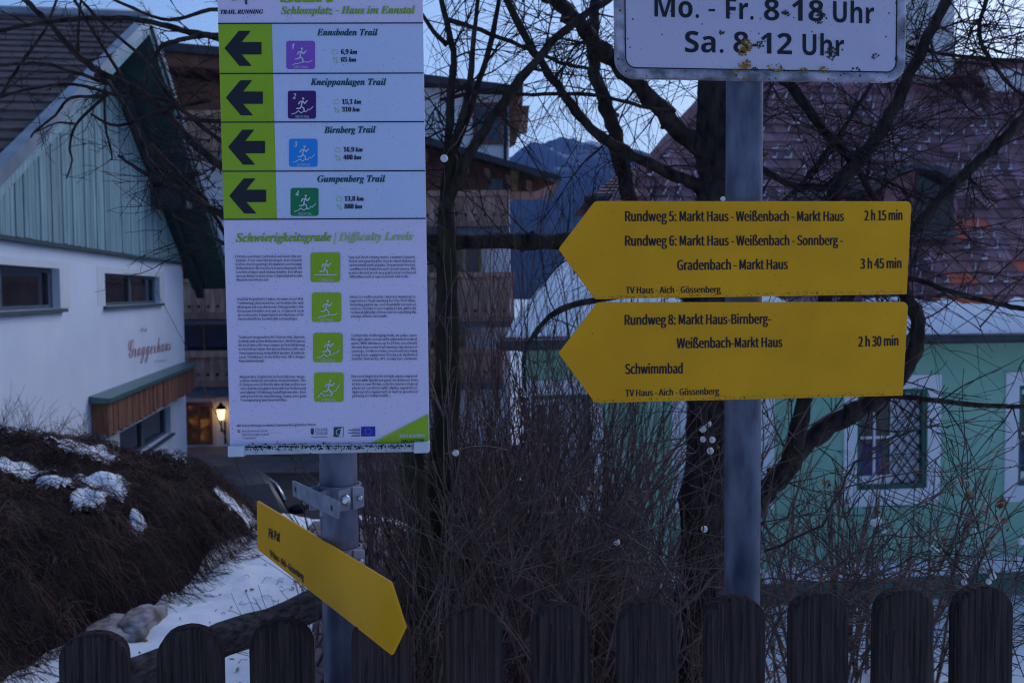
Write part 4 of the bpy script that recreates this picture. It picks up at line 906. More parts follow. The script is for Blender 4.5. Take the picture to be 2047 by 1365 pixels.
for i, (w, o) in enumerate(zip(gw, ops)):
    a0, a1, b0, b1 = w; c0, c1, d0, d1 = o; a0 = max(a0, .0)
    s = MB()
    for t in ((a0, a1, b0, d0), (a0, a1, d1, b1), (a0, c0, d0, d1), (c1, a1, d0, d1)):
        if t[1] > t[0]: s.fbox(gfr, *t, .001, .022)
    f = MB(); t = .055
    for r in ((c0, c0 + t, d0, d1), (c1 - t, c1, d0, d1), (c0 + t, c1 - t, d0, d0 + t), (c0 + t, c1 - t, d1 - t, d1)): f.fbox(gfr, *r, -.10, -.01)
    wf = f.build('window', 'win_green', GH); s.build('surround', 'trim_white', wf)
    e0, e1, h0, h1 = c0 + t, c1 - t, d0 + t, d1 - t; mid = e0 + (e1 - e0) * .56
    b = MB(); bt = .032
    for r in ((e0, e0 + bt * .6, h0, h1), (mid - bt, mid, h0, h1), (e0 + bt * .6, mid - bt, h0, h0 + .11), (e0 + bt * .6, mid - bt, h1 - bt * 2, h1), ((e0 + mid) / 2 - .030, (e0 + mid) / 2, h0 + .11, h1 - bt * 2), (e0 + bt * .6, (e0 + mid) / 2 - .030, h0 + (h1 - h0) * .5, h0 + (h1 - h0) * .5 + bt), ((e0 + mid) / 2, mid - bt, h0 + (h1 - h0) * .5, h0 + (h1 - h0) * .5 + bt)): b.fbox(gfr, *r, -.10, -.065)
    b.build('sash', 'white_wood', wf)
    g = MB(); g.fbox(gfr, e0, mid, h0, h1, -.13, -.09); g.build('pane', 'pane', wf)
    cu = MB(); cu.fbox(gfr, mid + .002, e1, h0, h1, -.12, -.085); cu.build('curtain', 'curtain', wf)
    bl_ = MB(); bl_.fbox(gfr, e0 + .03, mid - .12, h0 + .12, h0 + (h1 - h0) * .44, -.0895, -.0885); bl_.build('blue_cloth', 'curtain_blue', wf)
    n = MB(); st = .145; hgt = h1 - h0       # dark diamond lattice before the right half
    def segclip(x0, y0, dx, dy):
        t0, t1 = 0, 10
        for (o_, d_, lo, hi) in ((x0, dx, mid - .03, e1), (y0, dy, h0, h1)):
            ta, tb = (lo - o_) / d_, (hi - o_) / d_; ta, tb = min(ta, tb), max(ta, tb); t0, t1 = max(t0, ta), min(t1, tb)
        return (t0, t1) if t1 > t0 else None
    for k in range(-14, 30):
        for sg in (1, -1):
            x0, y0, dx, dy = mid - .03, h0 + k * st * (1.25) + (0 if sg > 0 else .0), 1, sg * 1.25
            r_ = segclip(x0, y0, dx, dy)
            if r_ and r_[1] - r_[0] > .01: n.tube([gfr(x0 + dx * r_[0], y0 + dy * r_[0], -.05), gfr(x0 + dx * r_[1], y0 + dy * r_[1], -.05)], .009, 5)
    n.build('lattice', 'iron', wf)
# hipped tiled roof
EO = .35; eave = [gfr(-EO, ZV, EO), gfr(aR + 3, ZV, EO)]
rid0 = P(1458, 140, 16.0); RH = rid0.z; a_r0 = gfr(0, 0).xyz
ra = (rid0 - GO).dot(gu); rc = -(rid0 - GO).dot(gb)
def rp(s, t): # s along the eave (metres), t from eave 0 to ridge 1
    e = gfr(-EO + s, ZV + .02, EO); r = gfr(-EO + s, RH, rc); return e + (r - e) * t
SLN = (rp(0, 1) - rp(0, 0)).length; rn = (rp(1, 0) - rp(0, 0)).cross(rp(0, 1) - rp(0, 0)).normalized()
hip = lambda t: (ra + EO) * t
mb = MB(); tl = MB(); sf = MB(); random.seed(31); rowsN = 27; tw = .20
new_tiles = [qg(1915, 440), qg(1935, 585)]
EXT_S = aR + 2.4
mb.add([rp(hip(0), 0) - rn * .02, rp(EXT_S, 0) - rn * .02, rp(EXT_S, 1) - rn * .02, rp(hip(1), 1) - rn * .02], [(0, 1, 2, 3)])
orange_px = [(1905, 1962, 440, 455), (1902, 1912, 455, 465), (1900, 1945, 543, 556), (1898, 1942, 556, 572), (1885, 1962, 588, 600), (2040, 2050, 520, 540), (1920, 1990, 590, 600)]
def topx(w):
    d = CM.transposed() @ (w - cam.location); return (1023.5 + F * d.x / -d.z, 682.5 - F * d.y / -d.z)
for k in range(rowsN):
    t0, t1 = k / rowsN, min(1, (k + 1.12) / rowsN); s = hip(t0) - tw + (k % 2) * tw / 2
    while s < EXT_S:
        s1 = s + tw
        if s1 > hip(t1) - .05:
            g = random.choice((.55, .7, .85, 1, 1.1, 1.25)) * random.uniform(.9, 1.1); hue = random.uniform(.9, 1.12)
            a, b = max(s + .004, hip(t0)), s1 - .004; jj = random.uniform(-.004, .006)
            cpx = topx(rp((a + b) / 2, (t0 + t1) / 2)); isn = any(x0 <= cpx[0] <= x1 and y0 - 6 <= cpx[1] <= y1 + 6 for x0, x1, y0, y1 in orange_px)
            tgt = tl if isn else mb; tgt.tint = (1, 1, 1) if isn else (g * hue, g, g * random.uniform(.95, 1.2))
            u0, u1 = max(a, hip(t1)), b
            if b > a and u1 > u0:
                lift = rn * (.028 + jj); tgt.add([rp(a, t0) + lift, rp(b, t0) + lift, rp(u1, t1) + rn * .004, rp(u0, t1) + rn * .004, rp(a, t0), rp(b, t0)], [(0, 1, 2, 3), (4, 5, 1, 0)])
                if random.random() < .70 and mnoise.noise(V((s * .5, t0 * 5, 6))) > -.38:    # thin snow caught beside the joints
                    w = random.uniform(.012, .034); x = b - w * random.uniform(.2, 1.2); tt = t0 + (t1 - t0) * random.uniform(.0, .2); te = t0 + (t1 - t0) * random.uniform(.5, .9); dx = (te - tt) * SLN * .55
                    L_ = rn * .034; sf.add([rp(x, tt) + L_, rp(x + w, tt) + L_, rp(x + w * .7 + dx, te) + rn * .028, rp(x + w * .2 + dx, te) + rn * .028, rp(x + w / 2 + dx / 2, (tt + te) / 2) + rn * .043], [(0, 1, 4), (1, 2, 4), (2, 3, 4), (3, 0, 4)])
                    if random.random() < .35: sf.add([rp(x - w * 2.5, t0) + rn * .036, rp(x + w, t0) + rn * .036, rp(x + w, t0 + .008) + rn * .036, rp(x - w * 2, t0 + .006) + rn * .036, rp(x - w * .5, t0 + .004) + rn * .046], [(0, 1, 4), (1, 2, 4), (2, 3, 4), (3, 0, 4)])
        s = s1
# hip end
HB = 3.6
e0, e1, r0 = gfr(-EO, ZV + .02, EO), gfr(-EO + HB, ZV + .02, -DEP - EO), gfr(-EO + hip(1), RH, rc)
back_r = gfr(EXT_S - EO, RH, rc)
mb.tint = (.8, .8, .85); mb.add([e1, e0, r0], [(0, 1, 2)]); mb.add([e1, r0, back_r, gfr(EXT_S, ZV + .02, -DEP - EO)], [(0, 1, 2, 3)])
rf = mb.build('roof', 'tile', GH); tl.build('new_tiles', 'tile_orange', rf); sf.build('snow_in_joints', 'frost', rf)
mb = MB(); mb.tube([e0 + rn * .05 + (r0 - e0) * k / 20 for k in range(7, 21)], [.07 + .012 * (k % 2) for k in range(7, 21)], 8); mb.tube([r0 + rn * .03 + (back_r - r0) * k / 40 for k in range(41)], [.07 + .012 * (k % 2) for k in range(41)], 8); mb.build('ridge_tiles', 'tile', rf)
mb = MB(); mb.tube([gfr(-EO, ZV - .03, EO + .06), gfr(EXT_S, ZV - .03, EO + .06)], .06, 10); mb.build('gutter', 'gutter', GH)
mb = MB(); mb.fbox(gfr, -EO + .02, EXT_S, ZV - .05, ZV, .001, EO - .02); mb.build('eave_boards', 'gutter', GH)
# snow lying along the eave and on the left corner
def snow_strip(poly_fn, thick, name):
    mb = MB(); mb.smooth = True; n = 120; m_ = 6; vs = []
    for i in range(n + 1):
        s, w = poly_fn(i / n)
        for j in range(m_ + 1):
            u = j / m_; h = thick * (math.sin(math.pi * min(1, u * .94 + .06)) ** .45) * (.8 + .4 * mnoise.noise(V((s * 2, u * 3, 2)))); h = h if 0 < j < m_ else .03
            s_ = max(s, hip(u * w) + .0); vs.append(rp(s_, max(-.01, u * w)) + rn * (h + .035) if j else rp(s, -.012) + rn * .0)
    mb.add(vs, [(i * (m_ + 1) + j, (i + 1) * (m_ + 1) + j, (i + 1) * (m_ + 1) + j + 1, i * (m_ + 1) + j + 1) for i in range(n) for j in range(m_)])
    return mb
def sw(t):
    s = .02 + t * (EXT_S - .3); left = max(0, 1 - s / 1.0)
    return max(s, 0), max(.03, .088 + .06 * mnoise.noise(V((s * 1.1, 0, 0))) + .03 * mnoise.noise(V((s * 4, 3, 0))) + (.17 + .10 * mnoise.noise(V((s * 3.5, 8, 0)))) * sstep(2.6, .6, s))
sn = snow_strip(sw, .07, 'snow').build('snow', 'snow_clean', org=(3.5, 12, 1)); tag(sn, kind='stuff')
# dormer
dc = P(1835, 420, 13.6); d_a = (dc - GO).dot(gu)
dm = MB(); pts_f = [(1758, 468), (1920, 468), (1915, 372), (1880, 345), (1835, 334), (1790, 350), (1755, 380)]
def dorm(pts, Y0, Y1, m): pr(m, pts, Y0, Y1)
dorm([(1762, 474), (1915, 474), (1912, 372), (1878, 348), (1838, 338), (1795, 354), (1765, 378)], 13.0, 16, dm); do = dm.build('dormer', 'tile', GH); do['label'] = 'shed dormer with dark opening'
m2 = MB(); dorm([(1828, 462), (1908, 458), (1906, 374), (1872, 352), (1832, 346)], 12.97, 13.02, m2); m2.build('dormer_window', 'pane', do)
m2 = MB(); dorm([(1745, 386), (1742, 376), (1790, 340), (1836, 323), (1884, 333), (1932, 362), (1932, 372), (1882, 345), (1836, 335), (1792, 351)], 12.7, 16.5, m2); m2.build('dormer_roof', 'gutter', do)
m2 = MB(); dorm([(1822, 478), (1915, 474), (1915, 464), (1822, 468)], 12.9, 13.01, m2); m2.build('dormer_sill', 'frame_grey', do)
m2 = MB(); dorm([(1748, 372), (1770, 340), (1840, 312), (1896, 326), (1884, 331), (1836, 320), (1790, 338)], 13.1, 16.4, m2)
mb = MB(); bxp(mb, 1790, -160, 1906, 150, 15.6, 17); mb.build('chimney', 'chimney', rf)
mb = MB(); bxp(mb, 1911, 124, 2200, 150, 15.8, 17.5); bxp(mb, 1911, 117, 2200, 124, 15.7, 17.6); mb.build('ridge_step', 'tile', rf)
mb = MB(); pr(mb, [(1965, 140), (2040, 138), (2060, 180), (1990, 182)], 15.2, 15.35); mb.build('skylight', 'chimney', rf)

# ------------------------------------------------------------------ small tiled roof behind
BH = thing('tiled_house', (3, 24, -2.5), 'low house with dark red tiled roof behind the dark tree trunk', 'house')
a = P(1175, 396, 24); b = P(1460, 396, 24); rz = P(1300, 330, 26).z
mb = MB(); mb.box(a.x + .5, b.x + 3, 24.5, 30, street(25) - .5, a.z - .02); mb.build('wall', 'plinth', BH)
mb = MB(); nr = 10; A0 = V((a.x, 24, a.z)); A1 = V((b.x + 4, 24, a.z)); T0 = V((P(1255, 335, 26).x, 26.5, rz)); T1 = V((b.x + 4, 26.5, rz))
random.seed(8)
for k in range(nr):
    for j in range(26):
        t0, t1 = k / nr, (k + 1) / nr; L0, R0_ = A0 + (T0 - A0) * t0, A1 + (T1 - A1) * t0; L1, R1_ = A0 + (T0 - A0) * t1, A1 + (T1 - A1) * t1; g = random.uniform(.7, 1.2); mb.tint = (g, g, g)
        mb.add([L0 + (R0_ - L0) * (j / 26) + V((0, -.01, .03)), L0 + (R0_ - L0) * ((j + 1) / 26) + V((0, -.01, .03)), L1 + (R1_ - L1) * ((j + 1) / 26), L1 + (R1_ - L1) * (j / 26)], [(0, 1, 2, 3)])
mb.add([A0, V((A0.x, 30, A0.z)), V((T0.x, 27.5, rz)), T0], [(0, 1, 2, 3)]); mb.add([T0, T1, V((T1.x, 30, A0.z)), V((A0.x, 30, A0.z))], [(0, 1, 2, 3)])
mb.build('roof', 'tile', BH)
mb = MB(); mb.tube([A0 + V((-.1, -.08, -.02)), A1 + V((0, -.08, -.02))], .08, 8); mb.build('gutter', 'gutter', BH)

# ------------------------------------------------------------------ parked car, mostly hidden behind the bush and the sign
cc = V((-4.0, 13.6, 0)); cc.z = land(cc.x, cc.y) + .05; yaw = R(-62)
cu_ = V((math.cos(yaw), math.sin(yaw), 0)); cv = V((-cu_.y, cu_.x, 0))
CR = thing('parked_car', cc, 'dark blue car parked on the street beyond the dark bush', 'car')
def cp(x, y, z): return cc + cu_ * x + cv * y + V((0, 0, z))
def loft(mb, secs):
    n = len(secs[0]); mb.add([p for s in secs for p in s], [(i * n + j, (i + 1) * n + j, (i + 1) * n + (j + 1) % n, i * n + (j + 1) % n) for i in range(len(secs) - 1) for j in range(n)] + [tuple(range(n)), tuple(range((len(secs) - 1) * n, len(secs) * n))[::-1]], True)
def sec(x, w, z0, z1, rnd=.12):
    return [cp(x, yy * w, z0 + (z1 - z0) * zz) for yy, zz in ((-.9, 0), (-1, .15), (-1, .7), (-.93, .93), (-.75, 1), (0, 1.03), (.75, 1), (.93, .93), (1, .7), (1, .15), (.9, 0))]
mb = MB(); loft(mb, [sec(-2.05, .70, .35, .80), sec(-1.95, .80, .25, .92), sec(-1.2, .86, .2, .95), sec(0, .87, .2, .94), sec(.9, .86, .2, .93), sec(1.6, .82, .22, .82), sec(1.95, .74, .28, .70), sec(2.05, .62, .35, .58)]); body = mb.build('body', 'car', CR)
mb = MB(); loft(mb, [sec(-1.85, .62, .9, 1.0), sec(-1.45, .66, .9, 1.36), sec(-.9, .66, .9, 1.43), sec(.0, .66, .9, 1.44), sec(.35, .64, .9, 1.36), sec(1.05, .70, .88, .96)]); cab = mb.build('cabin', 'car', CR)
mb = MB()
for s in (-1, 1):
    mb.add([cp(-1.35, s * .685, .97), cp(.85, s * .715, .97), cp(.35, s * .668, 1.26), cp(-1.2, s * .672, 1.26)], [(0, 1, 2, 3) if s < 0 else (3, 2, 1, 0)])
mb.add([cp(1.02, -.58, 1.0), cp(1.02, .58, 1.0), cp(.42, .52, 1.37), cp(.42, -.52, 1.37)], [(0, 1, 2, 3)]); mb.add([cp(-1.90, -.5, 1.02), cp(-1.90, .5, 1.02), cp(-1.52, .48, 1.32), cp(-1.52, -.48, 1.32)], [(3, 2, 1, 0)])
mb.build('windows', 'pane', cab)
mb = MB()
for s in (-1, 1): mb.tube([cp(-1.4, s * .70, 1.26), cp(-.6, s * .69, 1.32), cp(.2, s * .685, 1.30), cp(.6, s * .70, 1.15)], .022, 6)
mb.build('window_trim', 'chrome', cab)
for s in (-1, 1):
    for x in (-1.25, 1.3):
        mb = MB(); mb.tube([cp(x, s * .70, .31), cp(x, s * .875, .31)], .31, 20); w = mb.build('wheel', 'tyre', CR)
        mb = MB(); mb.tube([cp(x, s * .86, .31), cp(x, s * .885, .31)], [.2, .18], 14); mb.build('rim', 'chrome', w)
    mb = MB(); mb.tube([cp(.62, s * .74, 1.0), cp(.62, s * .92, 1.03), cp(.60, s * .99, 1.04)], [.05, .085, .05], 10); mb.build('mirror', 'car', CR)
    mb = MB(); mb.tube([cp(1.93, s * .50, .64), cp(2.0, s * .50, .64)], [.13, .09], 12); mb.build('headlight', 'chrome', CR)
    mb = MB(); mb.tube([cp(-2.0, s * .6, .78), cp(-2.07, s * .6, .78)], [.11, .08], 10); mb.build('tail_light', 'tail', CR)
#@@PLANTS
# ------------------------------------------------------------------ bare trees and shrubs
rng = random.Random(42)
def rv(): return V((rng.gauss(0, 1), rng.gauss(0, 1), rng.gauss(0, 1))).normalized()
def knobby(pts, amp, k=4):
    out = smooth_path(pts, k)
    return [p + rv() * amp * (0 if i in (0, len(out) - 1) else 1) for i, p in enumerate(out)]
def sprig(mb, p, d, L, r, lev, gravity=0, wob=.22, seg=6, spread=.7, kids=(3, 5), sides=4):
    pts = [p.copy()]; d = d.normalized()
    for i in range(seg):
        d = (d + rv() * wob + V((0, 0, gravity))).normalized(); pts.append(pts[-1] + d * (L / seg))
    mb.tube(pts, [max(r * (1 - .72 * i / seg), .0009) for i in range(seg + 1)], sides if r > .002 else 3, False)
    if lev > 0:
        for _ in range(rng.randint(*kids)):
            i = rng.randint(1, seg - 1); t = (pts[i + 1] - pts[i]).normalized()
            sprig(mb, pts[i], t + rv() * spread, L * rng.uniform(.28, .6), r * .58, lev - 1, gravity, wob, max(3, seg - 1), spread, kids, sides)
def limb(parent, pix, Y, w, name='branch', mat='bark', ntw=10, tl=.5, tlev=1, tw_mb=None, grav=0, amp=.35, spread=1.0, sides=9):
    """pix: traced centre line in photo pixels, w: width in px at both ends, Y: depth at both ends"""
    n = len(pix); pts = []
    for i, (x, y) in enumerate(pix):
        t = i / (n - 1); pts.append(P(x, y, Y[0] + (Y[1] - Y[0]) * t))
    k_w = .98 if name == 'trunk' else .84; rA = w[0] / 2 * Y[0] / F * k_w; rB = w[1] / 2 * Y[1] / F * k_w
    path = knobby(pts, min(rA, rB) * amp, 5); m = len(path)
    mb = MB(); mb.tube(path, [(rA + (rB - rA) * i / (m - 1)) * rng.uniform(.9, 1.12) for i in range(m)], sides, True, .06)
    for _ in range(m // 3):     # spurs and knots
        i = rng.randint(1, m - 2); r = rA + (rB - rA) * i / (m - 1); d = rv(); mb.tube([path[i], path[i] + d * r * .95, path[i] + d * r * rng.uniform(1.1, 1.5)], [r * .5, r * .42, r * .2], 5)
    mb.build(name, mat, parent)
    if tw_mb is not None:
        for _ in range(ntw):
            i = rng.randint(0, m - 2); t = (path[i + 1] - path[i]).normalized(); r = rA + (rB - rA) * i / (m - 1)
            sprig(tw_mb, path[i], t * .5 + rv() * spread, tl * rng.uniform(.4, 1.2), min(max(r * .34, .0018), .0048), tlev, grav)
    return path

# left tree: trunk beside the trail board, crown spreading over the left house
TA = thing('bare_tree', (P(885, 1300, 4.2).x, 4.2, -.3), 'bare mossy trunked tree right beside the trail board, branches over the left house', 'tree')
tw = MB()
limb(TA, [(875, 1640), (880, 1450), (884, 1300), (878, 1100), (890, 900), (894, 700), (893, 520), (893, 400), (902, 310)], (4.2, 4.2), (92, 24), 'trunk', 'bark_moss', 30, .26, 1, tw, .02, .12, sides=14)
limb(TA, [(868, 1640), (872, 1400), (855, 1200), (838, 1040), (822, 900), (790, 760)], (4.1, 4.0), (78, 36), 'trunk', 'bark_moss', 14, .22, 1, tw, .02, .12, sides=12)
limb(TA, [(893, 340), (902, 176), (906, 103), (881, 0), (870, -90)], (4.2, 4.2), (22, 9), tw_mb=tw, ntw=9)
limb(TA, [(898, 320), (935, 185), (948, 70), (962, -60)], (4.2, 4.0), (18, 8), tw_mb=tw, ntw=9)
limb(TA, [(896, 335), (940, 215), (985, 70), (1004, -60)], (4.2, 4.4), (18, 10), tw_mb=tw, ntw=9)
limb(TA, [(890, 420), (943, 300), (1010, 200), (1087, 103), (1148, 45), (1215, 0), (1260, -40)], (4.2, 3.9), (26, 14), tw_mb=tw, ntw=15)
limb(TA, [(880, 200), (960, 185), (1066, 189), (1181, 189), (1300, 217), (1350, 222)], (4.2, 4.4), (9, 9), tw_mb=tw, ntw=11)
limb(TA, [(893, 90), (850, 40), (820, -30)], (4.2, 4.0), (12, 8), tw_mb=tw, ntw=5)
limb(TA, [(895, 40), (960, 60), (1060, 100), (1120, 125), (1190, 140)], (4.2, 4.3), (12, 8), tw_mb=tw, ntw=11)
limb(TA, [(893, 540), (790, 440), (660, 375), (540, 350), (470, 345)], (4.2, 4.0), (34, 22), tw_mb=tw, ntw=7)
lt = [([(470, 345), (435, 328), (369, 267), (320, 213), (246, 164), (205, 148), (152, 107), (103, 53), (49, 0), (10, -40)], (20, 12)),
      ([(540, 130), (435, 78), (369, 62), (287, 41), (205, 37), (103, 43), (0, 62), (-40, 75)], (16, 8)),
      ([(520, 75), (435, 70), (369, 78), (324, 94), (299, 127), (285, 165)], (13, 9)),
      ([(219, 168), (197, 160), (144, 144), (82, 127), (0, 131), (-40, 138)], (10, 6)),
      ([(480, 440), (402, 410), (340, 369), (295, 316), (267, 246), (219, 168), (190, 150)], (17, 8)),
      ([(222, 187), (193, 193), (139, 197), (111, 230), (70, 263), (62, 275)], (9, 4)),
      ([(215, 190), (205, 197), (152, 250), (139, 295), (144, 320), (133, 357)], (9, 3)),
      ([(152, 248), (115, 246), (74, 263)], (6, 3)), ([(209, 180), (209, 197), (211, 254), (224, 312), (220, 320)], (8, 3)),
      ([(480, 450), (435, 427), (369, 382), (287, 345), (238, 312)], (17, 8)), ([(420, 200), (320, 222), (238, 252), (181, 228)], (11, 5)),
      ([(500, 240), (400, 240), (330, 200), (250, 195), (150, 170), (60, 178), (0, 195)], (12, 5)),
      ([(300, 290), (360, 350), (410, 400), (450, 470)], (12, 9)), ([(250, 165), (160, 20), (130, -30)], (8, 6)), ([(158, 110), (156, 60), (162, 0)], (7, 5)),
      ([(500, 20), (420, 20), (340, 40), (250, 10), (180, -30)], (10, 6)), ([(0, 195), (40, 130), (90, 60), (120, -20)], (8, 6)),
      ([(470, 500), (400, 460), (345, 430)], (10, 5)), ([(470, 300), (400, 250), (330, 180), (290, 120), (220, 60), (150, -10)], (12, 6))]
for pix, w in lt:
    d = rng.uniform(-.35, .35); limb(TA, pix, (4.0, 4.0 + d), w, tw_mb=tw, ntw=int(2 + len(pix) * 1.0), tl=.17, tlev=1, spread=1.2)
for _ in range(75):
    p = P(rng.uniform(310, 470), rng.uniform(120, 520), rng.uniform(3.7, 4.4)); sprig(tw, p, V((-.6, 0, .2)) + rv() * .8, rng.uniform(.12, .35), .0032, 1, 0)
tag(tw.build('twigs', 'twig', TA), kind='stuff')

# right tree: dark trunk behind the right post
TB = thing('bare_tree', (P(1395, 1365, 4.6).x, 4.6, -1.2), 'dark bare tree with thick forking trunk directly behind the yellow arrow signs', 'tree')
tw = MB()
limb(TB, [(1378, 1560), (1388, 1365), (1402, 1200), (1412, 1000), (1420, 820), (1428, 640), (1434, 450), (1436, 300), (1436, 160), (1440, 20), (1445, -120)], (4.6, 4.6), (112, 70), 'trunk', 'bark', 20, .5, 1, tw, 0, .10, sides=16)
limb(TB, [(1425, 1180), (1470, 1060), (1519, 1003), (1577, 926), (1629, 874), (1714, 818), (1757, 793), (1815, 735), (1838, 670), (1815, 600), (1800, 560)], (4.6, 4.2), (58, 30), 'branch', 'bark', 30, .6, 1, tw)
limb(TB, [(1577, 926), (1607, 806), (1640, 640), (1660, 480), (1671, 381), (1718, 322), (1752, 275), (1802, 190), (1849, 85), (1896, 0), (1930, -90)], (4.4, 4.2), (40, 22), 'branch', 'bark', 18, .6, 2, tw)
limb(TB, [(1432, 480), (1250, 490), (1110, 482), (1000, 483), (860, 480), (740, 470)], (4.6, 4.4), (46, 30), 'branch', 'bark', 22, .5, 1, tw, 0, .15)
limb(TB, [(1425, 320), (1349, 250), (1300, 197), (1230, 127), (1169, 61), (1107, 0), (1060, -50)], (4.6, 4.2), (44, 34), 'branch', 'bark', 14, .6, 2, tw, -.02)
limb(TB, [(1425, 390), (1380, 365), (1300, 328), (1214, 283), (1160, 234), (1115, 172), (1066, 102), (1013, 0), (995, -60)], (4.6, 4.3), (32, 14), 'branch', 'bark', 16, .6, 2, tw, -.02)
limb(TB, [(1410, 640), (1330, 520), (1255, 381), (1230, 267), (1201, 185), (1185, 111), (1189, 0), (1195, -80)], (4.6, 4.9), (44, 24), 'branch', 'bark', 14, .6, 2, tw, -.02)
limb(TB, [(1440, 60), (1520, 120), (1578, 169), (1637, 250), (1697, 317), (1739, 381), (1775, 440)], (4.6, 4.3), (30, 14), 'branch', 'bark', 24, .5, 2, tw)
limb(TB, [(1450, 300), (1531, 343), (1582, 368), (1646, 372), (1709, 326), (1752, 275)], (4.6, 4.3), (18, 14), 'branch', 'bark', 18, .5, 2, tw)
limb(TB, [(1660, 640), (1740, 540), (1827, 460), (1911, 368), (1981, 302), (2047, 236), (2120, 160)], (4.3, 4.0), (30, 22), 'branch', 'bark', 16, .6, 2, tw)
limb(TB, [(1680, 560), (1823, 557), (1889, 579), (1981, 605), (2047, 618), (2120, 640)], (4.3, 4.0), (14, 12), 'branch', 'bark', 18, .45, 1, tw)
limb(TB, [(1757, 793), (1809, 793), (1929, 808), (2047, 814), (2130, 820)], (4.3, 4.0), (15, 10), 'branch', 'bark', 16, .4, 1, tw)
limb(TB, [(1770, 90), (1815, 93), (1900, 110), (2047, 123), (2130, 130)], (4.3, 4.3), (9, 8), 'branch', 'bark', 16, .4, 2, tw)
limb(TB, [(1990, -80), (1972, 0), (1959, 76), (2010, 161), (2060, 200)], (4.2, 4.2), (11, 8), 'branch', 'bark', 12, .4, 2, tw)
limb(TB, [(1430, 500), (1540, 420), (1600, 370), (1690, 250), (1760, 140), (1800, 60)], (4.6, 5.2), (14, 7), 'branch', 'bark', 16, .5, 1, tw)
limb(TB, [(1430, 560), (1190, 600), (1110, 625), (1060, 680), (1045, 730)], (4.6, 4.0), (20, 7), 'branch', 'bark', 14, .35, 1, tw)
for _ in range(105):     # thin arching twigs over the red roof
    p = P(rng.uniform(1550, 2060), rng.uniform(40, 690), rng.uniform(3.8, 5)); sprig(tw, p, V((rng.choice((-1, 1)), 0, .35)) + rv() * .6, rng.uniform(.4, 1.0), .0034, 1, -.05, .12, 9)
for _ in range(50):
    p = P(rng.uniform(860, 1400), rng.uniform(-20, 420), rng.uniform(3.8, 5)); sprig(tw, p, V((rng.uniform(-.6, .6), 0, -.5)) + rv() * .5, rng.uniform(.3, .7), .0026, 1, -.06, .14, 8)
for _ in range(60):
    p = P(rng.uniform(1820, 2060), rng.uniform(-20, 140), rng.uniform(3.8, 4.8)); sprig(tw, p, rv(), rng.uniform(.3, .7), .003, 1, -.02, .14, 8)
tag(tw.build('twigs', 'twig', TB), kind='stuff')

# thicket of upright shrubs between the two posts
places = [(800, 4.6, 'slender leafless shrub closest to the trail board foot'), (900, 3.6, 'leafless shrub of thin stems right of the mossy trunk'), (960, 5.6, 'tall brown brushwood shrub below the hotel balcony'),
          (1020, 4.4, 'leafless shrub behind the fence midway between both posts'), (1080, 6.2, 'dense reddish shrub in front of the green corner of the farmhouse'), (1130, 5.0, 'leafless shrub under the tip of the lower arrow sign'),
          (1200, 6.6, 'tall thin-stemmed shrub below the lower arrow sign'), (1255, 5.4, 'leafless shrub beside the white window jamb left of the dark trunk'), (1310, 4.2, 'leafless shrub leaning on the foot of the dark trunk')]
for n_, (px, Y, lab) in enumerate(places):
    x = P(px, 1300, Y).x; z0 = land(x, Y); S = thing('bare_shrub', (x, Y, z0), lab, 'shrub', 'leafless shrubs behind the fence'); mb = MB()
    ztop = P(px, 640 if px < 1180 else 780, Y).z
    for _ in range(88 if 1000 < px < 1250 else 58 if px < 1250 else 40):
        g = rng.uniform(.5, 1.5); mb.tint = (g, g * rng.uniform(.9, 1.05), g * rng.uniform(.85, 1.05)); b = V((x + rng.gauss(0, .16), Y + rng.gauss(0, .18), z0 - .05))
        H_ = (ztop - z0) * rng.uniform(.45, 1.0); d = V((rng.gauss(0, .17) if px > 950 else abs(rng.gauss(0, .12)), rng.gauss(0, .13), 1))
        sprig(mb, b, d, H_, rng.uniform(.004, .009) * (Y / 5), 1, 0, .07, 9, .45, (4, 8))
    for _ in range(26):
        b = V((x + rng.gauss(0, .2), Y + rng.gauss(0, .2), z0)); sprig(mb, b, V((rng.gauss(0, .7) if px > 950 else rng.uniform(-.1, .7), rng.gauss(0, .4), 1)), rng.uniform(.5, 1.1), .004, 2, -.02, .16, 7, .8, (3, 5))
    mb.tint = (1, 1, 1); mb.build('stems', 'stem', S)
# pruned shrub before the farmhouse window
x = P(1660, 1180, 9.2).x; z0 = land(x, 9.2); S = thing('pruned_shrub', (x, 9.2, z0), 'cut back upright shrub before the barred farmhouse window', 'shrub'); mb = MB()
for k in range(60):
    b = V((x + rng.uniform(-.6, 1.0), 9.2 + rng.gauss(0, .15), z0)); g = rng.uniform(.6, 1.4); mb.tint = (g, g * .95, g * .95); d = V((rng.gauss(0, .16) + (b.x - x) * .25, rng.gauss(0, .1), 1)); sprig(mb, b, d, rng.uniform(1.2, 2.2), rng.uniform(.010, .020), 1, 0, .06, 7, .4, (1, 3), 5)
mb.build('stems', 'stem', S)
